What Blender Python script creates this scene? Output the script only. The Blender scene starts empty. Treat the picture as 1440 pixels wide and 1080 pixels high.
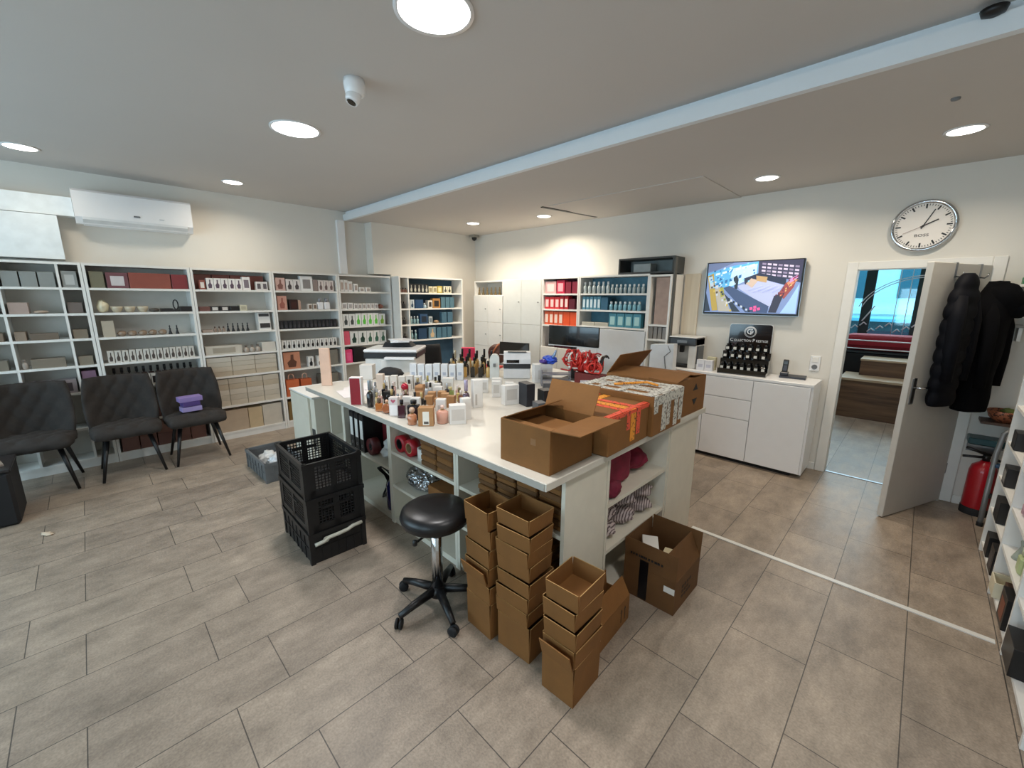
import bpy, bmesh, math, random
from mathutils import Vector, Matrix, noise
PI = math.pi
R = math.radians
scn = bpy.context.scene
COL = scn.collection
random.seed(7)

# ------------------------------------------------------------ camera
cam_d = bpy.data.cameras.new('camera')
cam = bpy.data.objects.new('camera', cam_d)
COL.objects.link(cam)
cam_d.sensor_width = 36.0
cam_d.lens = 582.0 / 1440.0 * 36.0
cam_d.clip_start = 0.05
RM = ((0.71289062, 0.14726024, -0.6856394),
      (0.70125156, -0.14165951, 0.69869795),
      (0.00576308, -0.97890092, -0.20425421))
cam.matrix_world = Matrix(((RM[0][0], -RM[0][1], -RM[0][2], 0.0),
                           (RM[1][0], -RM[1][1], -RM[1][2], 0.0),
                           (RM[2][0], -RM[2][1], -RM[2][2], 1.7),
                           (0, 0, 0, 1)))
scn.camera = cam

# ------------------------------------------------------------ world, daylight, exposure
wd = bpy.data.worlds.new('sky')
scn.world = wd
wd.use_nodes = True
bgn = wd.node_tree.nodes['Background']
bgn.inputs[0].default_value = (0.62, 0.80, 1.0, 1)
bgn.inputs[1].default_value = 5.0
scn.view_settings.view_transform = 'Standard'
scn.view_settings.look = 'None'
scn.view_settings.gamma = 1.0
scn.view_settings.exposure = -0.42


def area(name, loc, rot, sx, sy, power, col, shape='RECTANGLE', spread=180):
    l = bpy.data.lights.new(name, 'AREA')
    l.shape = shape
    l.size = sx
    l.size_y = sy
    l.energy = power
    l.color = col
    l.spread = R(spread)
    o = bpy.data.objects.new(name, l)
    o.location = loc
    o.rotation_euler = rot
    COL.objects.link(o)
    return o


# daylight falling in through the shop windows behind the photographer
area('daylight_large_window', (-3.6, -2.72, 1.65), (R(90), 0, 0), 3.8, 1.7, 55, (0.74, 0.92, 1.0))
area('daylight_small_window', (-0.2, -2.72, 1.65), (R(90), 0, 0), 1.1, 1.7, 26, (0.86, 0.94, 1.0))
# area light added just inside the back room window, standing in for its daylight
area('added_back_room_daylight', (-0.6, 9.42, 1.85), (R(-90), 0, 0), 2.3, 1.1, 38, (0.78, 0.95, 1.0))

# ------------------------------------------------------------ materials
_M = {}


def lin(h):
    h = h.lstrip('#')
    out = []
    for i in (0, 2, 4):
        c = int(h[i:i + 2], 16) / 255.0
        out.append(c / 12.92 if c <= 0.04045 else ((c + 0.055) / 1.055) ** 2.4)
    return out


def mat(hexc, rough=0.5, metal=0.0, var=0.06, scale=12.0, bump=0.0, emit=0.0, trans=0.0, coat=0.0):
    """plain procedural material: base colour with gentle noise, optional bump"""
    key = (hexc, rough, metal, var, scale, bump, emit, trans, coat)
    if key in _M:
        return _M[key]
    m = bpy.data.materials.new('m_' + hexc.lstrip('#'))
    m.use_nodes = True
    nt = m.node_tree
    b = nt.nodes['Principled BSDF']
    c = lin(hexc)
    b.inputs['Roughness'].default_value = rough
    b.inputs['Metallic'].default_value = metal
    if trans:
        b.inputs['Transmission Weight'].default_value = trans
    if coat:
        b.inputs['Coat Weight'].default_value = coat
    if emit:
        b.inputs['Emission Color'].default_value = (*c, 1)
        b.inputs['Emission Strength'].default_value = emit
    tc = nt.nodes.new('ShaderNodeTexCoord')
    n = nt.nodes.new('ShaderNodeTexNoise')
    n.inputs['Scale'].default_value = scale
    n.inputs['Detail'].default_value = 3
    nt.links.new(tc.outputs['Object'], n.inputs['Vector'])
    r = nt.nodes.new('ShaderNodeValToRGB')
    lo = [max(0, v * (1 - var)) for v in c]
    hi = [min(1, v * (1 + var)) for v in c]
    r.color_ramp.elements[0].position = 0.3
    r.color_ramp.elements[1].position = 0.7
    r.color_ramp.elements[0].color = (*lo, 1)
    r.color_ramp.elements[1].color = (*hi, 1)
    nt.links.new(n.outputs['Fac'], r.inputs['Fac'])
    nt.links.new(r.outputs['Color'], b.inputs['Base Color'])
    if bump:
        bp = nt.nodes.new('ShaderNodeBump')
        bp.inputs['Strength'].default_value = bump
        bp.inputs['Distance'].default_value = 0.01
        n2 = nt.nodes.new('ShaderNodeTexNoise')
        n2.inputs['Scale'].default_value = scale * 8
        n2.inputs['Detail'].default_value = 4
        nt.links.new(tc.outputs['Object'], n2.inputs['Vector'])
        nt.links.new(n2.outputs['Fac'], bp.inputs['Height'])
        nt.links.new(bp.outputs['Normal'], b.inputs['Normal'])
    _M[key] = m
    return m


def floor_mat(name, c1, c2, cm):
    m = bpy.data.materials.new(name)
    m.use_nodes = True
    nt = m.node_tree
    N, L = nt.nodes.new, nt.links.new
    b = nt.nodes['Principled BSDF']
    tc = N('ShaderNodeTexCoord')
    sp = N('ShaderNodeSeparateXYZ')
    L(tc.outputs['Object'], sp.inputs[0])
    ax = N('ShaderNodeMath'); ax.operation = 'ADD'; ax.inputs[1].default_value = 33.3 - 0.177
    ay = N('ShaderNodeMath'); ay.operation = 'ADD'; ay.inputs[1].default_value = 65.0 - 2.37
    L(sp.outputs['X'], ax.inputs[0])
    L(sp.outputs['Y'], ay.inputs[0])
    cb = N('ShaderNodeCombineXYZ')
    L(ay.outputs[0], cb.inputs['X'])
    L(ax.outputs[0], cb.inputs['Y'])
    br = N('ShaderNodeTexBrick')
    br.offset = 0.32
    br.offset_frequency = 2
    br.inputs['Scale'].default_value = 1.0
    br.inputs['Brick Width'].default_value = 0.65
    br.inputs['Row Height'].default_value = 0.333
    br.inputs['Mortar Size'].default_value = 0.0022
    br.inputs['Mortar Smooth'].default_value = 0.1
    br.inputs['Color1'].default_value = (*lin(c1), 1)
    br.inputs['Color2'].default_value = (*lin(c2), 1)
    br.inputs['Mortar'].default_value = (*lin(cm), 1)
    L(cb.outputs[0], br.inputs['Vector'])
    mp = N('ShaderNodeMapping')
    mp.inputs['Scale'].default_value = (5.5, 2.6, 1)
    L(tc.outputs['Object'], mp.inputs['Vector'])
    n1 = N('ShaderNodeTexNoise'); n1.inputs['Scale'].default_value = 1.3; n1.inputs['Detail'].default_value = 10; n1.inputs['Roughness'].default_value = 0.74
    L(mp.outputs[0], n1.inputs['Vector'])
    n2 = N('ShaderNodeTexNoise'); n2.inputs['Scale'].default_value = 110; n2.inputs['Detail'].default_value = 3
    L(tc.outputs['Object'], n2.inputs['Vector'])
    r1 = N('ShaderNodeMapRange'); r1.inputs['From Min'].default_value = 0.3; r1.inputs['From Max'].default_value = 0.7
    r1.inputs['To Min'].default_value = 0.62; r1.inputs['To Max'].default_value = 1.38
    L(n1.outputs['Fac'], r1.inputs['Value'])
    r2 = N('ShaderNodeMapRange'); r2.inputs['From Min'].default_value = 0.3; r2.inputs['From Max'].default_value = 0.7
    r2.inputs['To Min'].default_value = 0.84; r2.inputs['To Max'].default_value = 1.16
    L(n2.outputs['Fac'], r2.inputs['Value'])
    mu = N('ShaderNodeMath'); mu.operation = 'MULTIPLY'
    L(r1.outputs[0], mu.inputs[0]); L(r2.outputs[0], mu.inputs[1])
    mx = N('ShaderNodeVectorMath'); mx.operation = 'SCALE'
    L(br.outputs['Color'], mx.inputs[0]); L(mu.outputs[0], mx.inputs['Scale'])
    L(mx.outputs[0], b.inputs['Base Color'])
    rr = N('ShaderNodeMapRange'); rr.inputs['To Min'].default_value = 0.30; rr.inputs['To Max'].default_value = 0.52
    L(n1.outputs['Fac'], rr.inputs['Value'])
    L(rr.outputs[0], b.inputs['Roughness'])
    bp = N('ShaderNodeBump'); bp.inputs['Strength'].default_value = 0.25; bp.inputs['Distance'].default_value = 0.004
    ad = N('ShaderNodeMath'); ad.operation = 'SUBTRACT'
    L(n2.outputs['Fac'], ad.inputs[0]); L(br.outputs['Fac'], ad.inputs[1])
    L(ad.outputs[0], bp.inputs['Height'])
    L(bp.outputs['Normal'], b.inputs['Normal'])
    return m


def glass_mat(name, tint, gloss=0.06):
    m = bpy.data.materials.new(name)
    m.use_nodes = True
    nt = m.node_tree
    nt.nodes.remove(nt.nodes['Principled BSDF'])
    t = nt.nodes.new('ShaderNodeBsdfTransparent')
    t.inputs[0].default_value = (*tint, 1)
    g = nt.nodes.new('ShaderNodeBsdfGlossy')
    g.inputs['Roughness'].default_value = 0.03
    mx = nt.nodes.new('ShaderNodeMixShader')
    mx.inputs[0].default_value = gloss
    nt.links.new(t.outputs[0], mx.inputs[1])
    nt.links.new(g.outputs[0], mx.inputs[2])
    nt.links.new(mx.outputs[0], nt.nodes['Material Output'].inputs[0])
    return m


def wood_mat(name, c1, c2, axis=0):
    m = bpy.data.materials.new(name)
    m.use_nodes = True
    nt = m.node_tree
    b = nt.nodes['Principled BSDF']
    tc = nt.nodes.new('ShaderNodeTexCoord')
    mp = nt.nodes.new('ShaderNodeMapping')
    s = [18, 18, 18]
    s[axis] = 1.2
    mp.inputs['Scale'].default_value = s
    n = nt.nodes.new('ShaderNodeTexNoise')
    n.inputs['Scale'].default_value = 1.0
    n.inputs['Detail'].default_value = 6
    n.inputs['Distortion'].default_value = 0.6
    r = nt.nodes.new('ShaderNodeValToRGB')
    r.color_ramp.elements[0].position = 0.32
    r.color_ramp.elements[1].position = 0.68
    r.color_ramp.elements[0].color = (*lin(c1), 1)
    r.color_ramp.elements[1].color = (*lin(c2), 1)
    nt.links.new(tc.outputs['Object'], mp.inputs[0])
    nt.links.new(mp.outputs[0], n.inputs[0])
    nt.links.new(n.outputs['Fac'], r.inputs[0])
    nt.links.new(r.outputs[0], b.inputs['Base Color'])
    b.inputs['Roughness'].default_value = 0.5
    return m


def band_mat(name, base, ink, scale, lo, stretch=(1, 1, 1), rough=0.5):
    """base colour broken by irregular ink marks (printed tape, striped cloth)"""
    m = bpy.data.materials.new(name)
    m.use_nodes = True
    nt = m.node_tree
    b = nt.nodes['Principled BSDF']
    b.inputs['Roughness'].default_value = rough
    tc = nt.nodes.new('ShaderNodeTexCoord')
    mp = nt.nodes.new('ShaderNodeMapping')
    mp.inputs['Scale'].default_value = stretch
    n = nt.nodes.new('ShaderNodeTexNoise')
    n.inputs['Scale'].default_value = scale
    n.inputs['Detail'].default_value = 2
    r = nt.nodes.new('ShaderNodeValToRGB')
    r.color_ramp.interpolation = 'LINEAR'
    r.color_ramp.elements[0].position = lo
    r.color_ramp.elements[1].position = lo + 0.05
    r.color_ramp.elements[0].color = (*lin(ink), 1)
    r.color_ramp.elements[1].color = (*lin(base), 1)
    nt.links.new(tc.outputs['Object'], mp.inputs[0])
    nt.links.new(mp.outputs[0], n.inputs[0])
    nt.links.new(n.outputs['Fac'], r.inputs[0])
    nt.links.new(r.outputs[0], b.inputs['Base Color'])
    return m


def stripe_mat(name, base, ink, scale):
    m = bpy.data.materials.new(name)
    m.use_nodes = True
    nt = m.node_tree
    b = nt.nodes['Principled BSDF']
    b.inputs['Roughness'].default_value = 0.85
    tc = nt.nodes.new('ShaderNodeTexCoord')
    w = nt.nodes.new('ShaderNodeTexWave')
    w.inputs['Scale'].default_value = scale
    w.inputs['Distortion'].default_value = 2.0
    w.inputs['Detail Scale'].default_value = 0.6
    r = nt.nodes.new('ShaderNodeValToRGB')
    r.color_ramp.elements[0].position = 0.25
    r.color_ramp.elements[1].position = 0.42
    r.color_ramp.elements[0].color = (*lin(ink), 1)
    r.color_ramp.elements[1].color = (*lin(base), 1)
    nt.links.new(tc.outputs['Object'], w.inputs[0])
    nt.links.new(w.outputs['Fac'], r.inputs[0])
    nt.links.new(r.outputs[0], b.inputs['Base Color'])
    return m


WALL = mat('#dcd8d0', 0.75, 0, 0.015, 2.0, 0.05)
CEIL = mat('#c5c0bb', 0.85, 0, 0.01, 2.0)
BEAM = mat('#dfe4e8', 0.6, 0, 0.01)
WHITE = mat('#e4e2dd', 0.45, 0, 0.02)
WHITEG = mat('#e9e9ea', 0.22, 0, 0.01)
LAMIN = mat('#dad3c3', 0.4, 0, 0.03)
SHELFB = mat('#cfcbc3', 0.6, 0, 0.03)
KRAFT = mat('#7d5224', 0.8, 0, 0.09, 9.0, 0.08)
KRAFTD = mat('#654320', 0.8, 0, 0.1, 9.0, 0.08)
KEDGE = mat('#ad8753', 0.85, 0, 0.08)
BLACK = mat('#0d0d10', 0.4, 0, 0.1)
BLACKG = mat('#08080a', 0.12, 0, 0.1, coat=0.6)
BLACKM = mat('#131316', 0.75, 0, 0.15)
GREY = mat('#6f7173', 0.5, 0, 0.06)
CHROME = mat('#c9cbce', 0.12, 1.0, 0.02)
STEEL = mat('#8f9296', 0.3, 1.0, 0.03)
FLOOR = floor_mat('floor_planks', '#9b8c7c', '#8e8072', '#4a433c')
KRAFT_TAPE = band_mat('printed_white_tape', '#cfccc2', '#77736b', 70, 0.42)
ORANGE_TAPE = band_mat('printed_orange_tape', '#e0553a', '#4c1410', 80, 0.36)
AMBER_TAPE = band_mat('printed_amber_tape', '#e6952e', '#6b2a10', 80, 0.36)
GLASS = glass_mat('window_glass', (0.92, 0.97, 0.97))
GLASSC = glass_mat('tinted_window_glass', (0.60, 0.93, 0.98))
GLASSB = glass_mat('clear_bottle_glass', (0.88, 0.88, 0.86), 0.18)
WOODB = wood_mat('brown_wood', '#4a3322', '#7a5a3f')
WOODL = wood_mat('light_wood', '#c2b39c', '#d6c9b4', 2)


# ------------------------------------------------------------ mesh helpers
class MB:
    def __init__(self):
        self.bm = bmesh.new()

    def _mi(self, faces, mi):
        for f in faces:
            f.material_index = mi

    def box(self, x0, x1, y0, y1, z0, z1, mi=0, bev=0.0, M=None, seg=1):
        bm = self.bm
        P = [(x0, y0, z0), (x1, y0, z0), (x1, y1, z0), (x0, y1, z0), (x0, y0, z1), (x1, y0, z1), (x1, y1, z1), (x0, y1, z1)]
        v = [bm.verts.new(M @ Vector(p) if M else p) for p in P]
        F = [bm.faces.new([v[i] for i in q]) for q in ((0, 3, 2, 1), (4, 5, 6, 7), (0, 1, 5, 4), (1, 2, 6, 5), (2, 3, 7, 6), (3, 0, 4, 7))]
        self._mi(F, mi)
        if bev > 0:
            es = set(e for f in F for e in f.edges)
            r = bmesh.ops.bevel(bm, geom=list(es), offset=bev, segments=seg, affect='EDGES', profile=0.5)
            self._mi(r['faces'], mi)
        return self

    def lathe(self, prof, seg=16, mi=0, c=(0, 0, 0), M=None, sx=1.0, sy=1.0, cap=True):
        bm = self.bm
        rings = []
        for r, z in prof:
            ring = []
            for k in range(seg):
                a = 2 * PI * k / seg
                p = Vector((r * math.cos(a) * sx, r * math.sin(a) * sy, z))
                p = (M @ p) if M else p + Vector(c)
                ring.append(bm.verts.new(p))
            rings.append(ring)
        F = []
        for a, b in zip(rings, rings[1:]):
            for k in range(seg):
                F.append(bm.faces.new((a[k], a[(k + 1) % seg], b[(k + 1) % seg], b[k])))
        if cap:
            F.append(bm.faces.new(list(reversed(rings[0]))))
            F.append(bm.faces.new(rings[-1]))
        for f in F:
            f.smooth = True
        if cap:
            F[-1].smooth = F[-2].smooth = False
        self._mi(F, mi)
        return self

    def cyl(self, c, r, h, seg=16, mi=0, M=None, r2=None):
        return self.lathe([(r, 0), (r if r2 is None else r2, h)], seg, mi, c, M)

    def loft(self, rings, mi=0, cap=True, smooth=True):
        bm = self.bm
        RR = [[bm.verts.new(p) for p in r] for r in rings]
        n = len(RR[0])
        F = []
        for a, b in zip(RR, RR[1:]):
            for k in range(n):
                F.append(bm.faces.new((a[k], a[(k + 1) % n], b[(k + 1) % n], b[k])))
        if cap:
            F.append(bm.faces.new(list(reversed(RR[0]))))
            F.append(bm.faces.new(RR[-1]))
        for f in F:
            f.smooth = smooth
        self._mi(F, mi)
        return self

    def tube(self, pts, r, seg=8, mi=0, rr=None):
        pts = [Vector(p) for p in pts]
        rings = []
        up = Vector((0, 0, 1))
        prev = None
        for i, p in enumerate(pts):
            t = (pts[min(i + 1, len(pts) - 1)] - pts[max(i - 1, 0)]).normalized()
            if prev is None:
                n = t.cross(up)
                if n.length < 1e-3:
                    n = t.cross(Vector((1, 0, 0)))
            else:
                n = prev - t * prev.dot(t)
            n.normalize()
            prev = n
            b = t.cross(n)
            q = rr[i] if rr else r
            rings.append([p + (n * math.cos(2 * PI * k / seg) + b * math.sin(2 * PI * k / seg)) * q for k in range(seg)])
        return self.loft(rings, mi)

    def quad(self, P, mi=0):
        v = [self.bm.verts.new(p) for p in P]
        f = self.bm.faces.new(v)
        f.material_index = mi
        return self

    def prism(self, poly, axis, a0, a1, mi=0):
        """extrude a 2-D polygon along axis 'x','y' or 'z' from a0 to a1"""
        def mk(p, a):
            return {'x': (a, p[0], p[1]), 'y': (p[0], a, p[1]), 'z': (p[0], p[1], a)}[axis]
        bm = self.bm
        A = [bm.verts.new(mk(p, a0)) for p in poly]
        B = [bm.verts.new(mk(p, a1)) for p in poly]
        n = len(poly)
        F = [bm.faces.new(A), bm.faces.new(list(reversed(B)))]
        for k in range(n):
            F.append(bm.faces.new((A[k], B[k], B[(k + 1) % n], A[(k + 1) % n])))
        self._mi(F, mi)
        return self

    def shell(self, f, nu, nv, th, mi=0):
        """a soft sheet: surface f(u,v) given thickness th along its normal"""
        bm = self.bm
        e = 1e-3
        A, B = [], []
        for j in range(nv + 1):
            ra, rb = [], []
            for i in range(nu + 1):
                u, v = i / nu, j / nv
                p = Vector(f(u, v))
                du = Vector(f(min(1, u + e), v)) - Vector(f(max(0, u - e), v))
                dv = Vector(f(u, min(1, v + e))) - Vector(f(u, max(0, v - e)))
                n = du.cross(dv).normalized()
                edge = min(1.0, min(u, 1 - u, v, 1 - v) * 8)
                t = th * (0.35 + 0.65 * math.sqrt(edge))
                ra.append(bm.verts.new(p + n * t / 2))
                rb.append(bm.verts.new(p - n * t / 2))
            A.append(ra)
            B.append(rb)
        F = []
        for j in range(nv):
            for i in range(nu):
                F.append(bm.faces.new((A[j][i], A[j][i + 1], A[j + 1][i + 1], A[j + 1][i])))
                F.append(bm.faces.new((B[j][i], B[j + 1][i], B[j + 1][i + 1], B[j][i + 1])))
        for i in range(nu):
            F.append(bm.faces.new((A[0][i], B[0][i], B[0][i + 1], A[0][i + 1])))
            F.append(bm.faces.new((A[nv][i], A[nv][i + 1], B[nv][i + 1], B[nv][i])))
        for j in range(nv):
            F.append(bm.faces.new((A[j][0], A[j + 1][0], B[j + 1][0], B[j][0])))
            F.append(bm.faces.new((A[j][nu], B[j][nu], B[j + 1][nu], A[j + 1][nu])))
        for q in F:
            q.smooth = True
        self._mi(F, mi)
        return self

    def blob(self, sx, sy, sz, amp=0.25, fr=2.0, seed=0, sub=4, mi=0, c=(0, 0, 0), sharp=False):
        """crumpled soft body resting on its base plane z=0 (centre c)"""
        r = bmesh.ops.create_icosphere(self.bm, subdivisions=sub, radius=1.0)
        for v in r['verts']:
            p = v.co.copy()
            q = p * fr + Vector((seed * 7.3, seed * 3.1, seed * 1.7))
            n = noise.noise(q) + 0.5 * noise.noise(q * 2.3)
            if sharp:
                n = 1 - 2 * abs(n)
                n *= 0.6
            p *= 1 + amp * n
            z = p.z * sz + sz
            v.co = (p.x * sx + c[0], p.y * sy + c[1], max(0.0, z) + c[2])
        for f in set(f for v in r['verts'] for f in v.link_faces):
            f.material_index = mi
            f.smooth = True
        return self

    def mesh(self, name, mats):
        bmesh.ops.recalc_face_normals(self.bm, faces=self.bm.faces)
        me = bpy.data.meshes.new(name)
        self.bm.to_mesh(me)
        self.bm.free()
        for m in (mats if isinstance(mats, (list, tuple)) else [mats]):
            me.materials.append(m)
        return me


def obj(name, mb, mats, parent=None, loc=(0, 0, 0), rz=0.0, label=None):
    me = mb if isinstance(mb, bpy.types.Mesh) else mb.mesh(name, mats)
    o = bpy.data.objects.new(name, me)
    COL.objects.link(o)
    o.location = loc
    o.rotation_euler = (0, 0, rz)
    if parent:
        o.parent = parent
    if label:
        o['label'] = label
    return o


def tag(o, label, cat, group=None, kind=None):
    o['label'] = label
    o['category'] = cat
    if group:
        o['group'] = group
    if kind:
        o['kind'] = kind
    return o


def thing(name, label, cat, loc=(0, 0, 0), rz=0.0, group=None):
    o = bpy.data.objects.new(name, None)
    o.empty_display_size = 0.05
    COL.objects.link(o)
    o.location = loc
    o.rotation_euler = (0, 0, rz)
    return tag(o, label, cat, group)


def struct(name, mb, mats, label, cat='structure', parent=None):
    o = obj(name, mb, mats, parent)
    if not parent:
        tag(o, label, cat, kind='structure')
    return o


def dup(root, loc=None, rz=None, label=None, group=None):
    r = root.copy()
    COL.objects.link(r)
    if loc is not None:
        r.location = loc
    if rz is not None:
        r.rotation_euler = (0, 0, rz)
    if label:
        r['label'] = label
    if group:
        r['group'] = group
    for ch in list(root.children):
        c = ch.copy()
        COL.objects.link(c)
        c.parent = r
        for g in ch.children:
            d = g.copy()
            COL.objects.link(d)
            d.parent = c
    return r


ORD = ['first', 'second', 'third', 'fourth', 'fifth', 'sixth', 'seventh', 'eighth', 'ninth', 'tenth', 'eleventh', 'twelfth',
       'thirteenth', 'fourteenth', 'fifteenth', 'sixteenth', 'seventeenth', 'eighteenth', 'nineteenth', 'twentieth']


def ordl(i, n):
    return 'leftmost' if i == 0 else 'rightmost' if i == n - 1 else ORD[i]


def text_mesh(body, size, ext=0.0006):
    cu = bpy.data.curves.new('lettering', 'FONT')
    cu.body = body
    cu.size = size
    cu.extrude = ext
    cu.align_x = 'CENTER'
    cu.align_y = 'CENTER'
    cu.resolution_u = 3
    t = bpy.data.objects.new('lettering', cu)
    COL.objects.link(t)
    dg = bpy.context.evaluated_depsgraph_get()
    me = bpy.data.meshes.new_from_object(t.evaluated_get(dg))
    bpy.data.objects.remove(t)
    return me


def text(name, body, size, m, parent, loc, rot=(PI / 2, 0, 0), sx=1.0):
    me = text_mesh(body, size)
    me.materials.clear()
    me.materials.append(m)
    o = bpy.data.objects.new(name, me)
    COL.objects.link(o)
    o.parent = parent
    o.location = loc
    o.rotation_euler = rot
    o.scale = (sx, 1, 1)
    return o


# ============================================================ THE ROOM
XW0, XW1, YN, YB = -6.04, 0.95, -2.6, 5.0
ZU, ZS, YBEAM = 2.87, 2.75, 2.75

struct('floor', MB().box(-6.3, 1.4, -2.9, 9.6, -0.12, 0.0), FLOOR, 'grey stone look plank tiled floor of the shop')
struct('ceiling', MB().box(-6.3, 1.4, -2.9, YBEAM + 0.06, ZU, ZU + 0.1), CEIL, 'white higher ceiling over the front half')
struct('ceiling_soffit', MB().box(-6.3, 1.4, YBEAM + 0.03, 9.6, ZS, ZS + 0.22).box(-3.3, -1.55, 3.95, YB, ZS - 0.007, ZS), CEIL, 'white lowered ceiling beside the clock wall')
struct('trim_1', MB().box(-6.04, 1.2, YBEAM - 0.015, YBEAM + 0.03, ZS - 0.004, ZS + 0.078).box(-6.04, 1.2, YBEAM + 0.025, YBEAM + 0.06, ZS + 0.078, ZU + 0.02), BEAM, 'long white stepped edge of the lowered ceiling')
# left wall (behind the bookcases), stepping forward near the corner
struct('wall_left', MB().box(-6.16, XW0, -2.9, 5.2, 0, 3.0), WALL, 'white wall behind the bookcases and air conditioner')
struct('wall_corner', MB().box(XW0, -5.84, 3.32, 5.2, 0, 2.9).box(XW0, -5.84, 3.05, 3.32, 2.03, 2.9), WALL, 'white wall section stepping forward in the far corner')
struct('trim_2', MB().box(XW0, XW0 + 0.06, 2.62, 2.72, 2.02, 2.74), WHITEG, 'white vertical duct above the bookcases')
# TV wall with door opening
DX0, DX1, DZ = -0.50, 0.33, 1.985
struct('wall_right', MB().box(-6.16, DX0, YB, YB + 0.13, 0, 2.9).box(DX1, 1.1, YB, YB + 0.13, 0, 2.9).box(DX0, DX1, YB, YB + 0.13, DZ, 2.9), WALL, 'white wall with the television, clock and door')
struct('wall_side', MB().box(XW1, XW1 + 0.12, -2.9, 5.2, 0, 3.0), WALL, 'white wall behind the perfume rack')
# near wall behind the photographer with two shop windows
nw = MB()
for x0, x1, z0, z1 in ((-6.16, -5.6, 0, 3), (-1.6, -0.8, 0, 3), (0.4, 1.1, 0, 3), (-5.6, -1.6, 0, 0.7), (-5.6, -1.6, 2.6, 3), (-0.8, 0.4, 0, 0.7), (-0.8, 0.4, 2.6, 3)):
    nw.box(x0, x1, YN - 0.12, YN, z0, z1)
struct('wall_near', nw, WALL, 'white shop front wall behind the photographer')
for i, (x0, x1) in enumerate(((-5.6, -1.6), (-0.8, 0.4))):
    w = struct('window_%d' % (i + 1), MB().box(x0, x1, YN - 0.08, YN - 0.03, 0.7, 0.75).box(x0, x1, YN - 0.08, YN - 0.03, 2.55, 2.6).box(x0, x0 + 0.05, YN - 0.08, YN - 0.03, 0.75, 2.55).box(x1 - 0.05, x1, YN - 0.08, YN - 0.03, 0.75, 2.55), WHITE, 'shop front window frame')
    struct('pane', MB().box(x0 + 0.05, x1 - 0.05, YN - 0.06, YN - 0.054, 0.75, 2.55), GLASS, '', parent=w)
# baseboards and floor strip
struct('baseboard_right', MB().box(-2.4, DX0 - 0.075, YB - 0.012, YB, 0, 0.07).box(0.40, XW1, YB - 0.012, YB, 0, 0.07), WHITE, 'white skirting along the television wall')
struct('trim_3', MB().box(-1.02, 0.50, 2.985, 3.018, 0.0, 0.006), mat('#dcdad4', 0.4, 0, 0.02), 'white metal strip across the floor tiles')
# door frame and open leaf
fr = MB()
for x0, x1, z0, z1 in ((DX0 - 0.07, DX0 + 0.01, 0, DZ + 0.05), (DX1 - 0.01, DX1 + 0.065, 0, DZ + 0.05), (DX0 + 0.01, DX1 - 0.01, DZ - 0.02, DZ + 0.05)):
    fr.box(x0, x1, YB - 0.018, YB + 0.14, z0, z1, bev=0.004)
struct('door_frame', fr, WHITE, 'white frame around the open doorway')
struct('threshold', MB().box(DX0 + 0.01, DX1 - 0.01, YB + 0.02, YB + 0.05, 0, 0.005), STEEL, 'steel strip in the doorway')
leaf_ang = math.atan2(4.22 - 4.965, 0.0 - 0.325)
door = obj('door_1', MB().box(0, 0.82, -0.04, 0.0, 0.008, 1.965, bev=0.003), mat('#c8c4bd', 0.4, 0, 0.02), None, (0.325, 4.965, 0), leaf_ang)
tag(door, 'open white door with two dark coats hung on it', 'door', kind='structure')
# leaf local: x along leaf to the free edge, the face seen from the shop is +y
obj('handle_plate', MB().box(0.735, 0.785, 0.0, 0.006, 0.93, 1.13, bev=0.006), STEEL, door)
obj('door_handle', MB().tube([(0.762, 0.0, 1.06), (0.762, 0.045, 1.06), (0.755, 0.05, 1.06), (0.64, 0.05, 1.06)], 0.008), CHROME, door)
for z in (0.25, 1.7):
    obj('hinge', MB().cyl((-0.006, -0.006, z), 0.007, 0.09, 10), STEEL, door)
# lamps' builder: recessed disc
def lamp(name, label, x, y, z, r, power, col, group, spread=150):
    t = thing(name, label, 'ceiling light', (x, y, z), 0, group)
    rim = MB().lathe([(r, 0.0), (r + 0.018, 0.0), (r + 0.016, -0.008), (r, -0.006)], 32, cap=False)
    obj('rim', rim, WHITEG, t)
    obj('diffuser', MB().lathe([(0.001, -0.004), (r, -0.004)], 32, cap=False), mat('#fff6ea' if col[2] < 0.9 else '#ffffff', 0.5, 0, 0.0, emit=14.0), t)
    a = area('downlight', (x, y, z - 0.012), (0, 0, 0), 2 * r, 2 * r, power, col, 'DISK', spread)
    return t


COOL, WARM = (1.0, 0.97, 0.95), (1.0, 0.88, 0.71)
lamp('panel_light', 'large round ceiling light at the top edge above the boxes', -1.645, 1.2, ZU, 0.15, 23, COOL, 'ceiling lights')
lamp('panel_light', 'large round ceiling light beyond the dome camera', -3.4, 1.24, ZU, 0.15, 23, COOL, 'ceiling lights')
lamp('panel_light', 'small round ceiling light right of the air conditioner', -5.38, 1.28, ZU, 0.085, 9, WARM, 'ceiling lights')
lamp('panel_light', 'round ceiling light at far left above the air conditioner', -5.41, -0.18, ZU, 0.095, 4, WARM, 'ceiling lights')
lamp('panel_light', 'large round ceiling light added unseen overhead near the perfume rack', 0.12, 1.2, ZU, 0.15, 16, COOL, 'ceiling lights')  # out of view; added along the row to brighten floor, boxes and end panel
lamp('downlight_fitting', 'warm recessed downlight above the wall clock', 0.014, 4.05, ZS, 0.085, 16, WARM, 'recessed downlights')
lamp('downlight_fitting', 'warm recessed downlight above the television', -1.17, 4.4, ZS, 0.085, 14, WARM, 'recessed downlights')
lamp('downlight_fitting', 'warm recessed downlight beside the black ceiling slot', -3.75, 4.4, ZS, 0.085, 28, WARM, 'recessed downlights')
lamp('downlight_fitting', 'warm recessed downlight in the far corner', -4.85, 4.12, ZS, 0.085, 30, WARM, 'recessed downlights')

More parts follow.
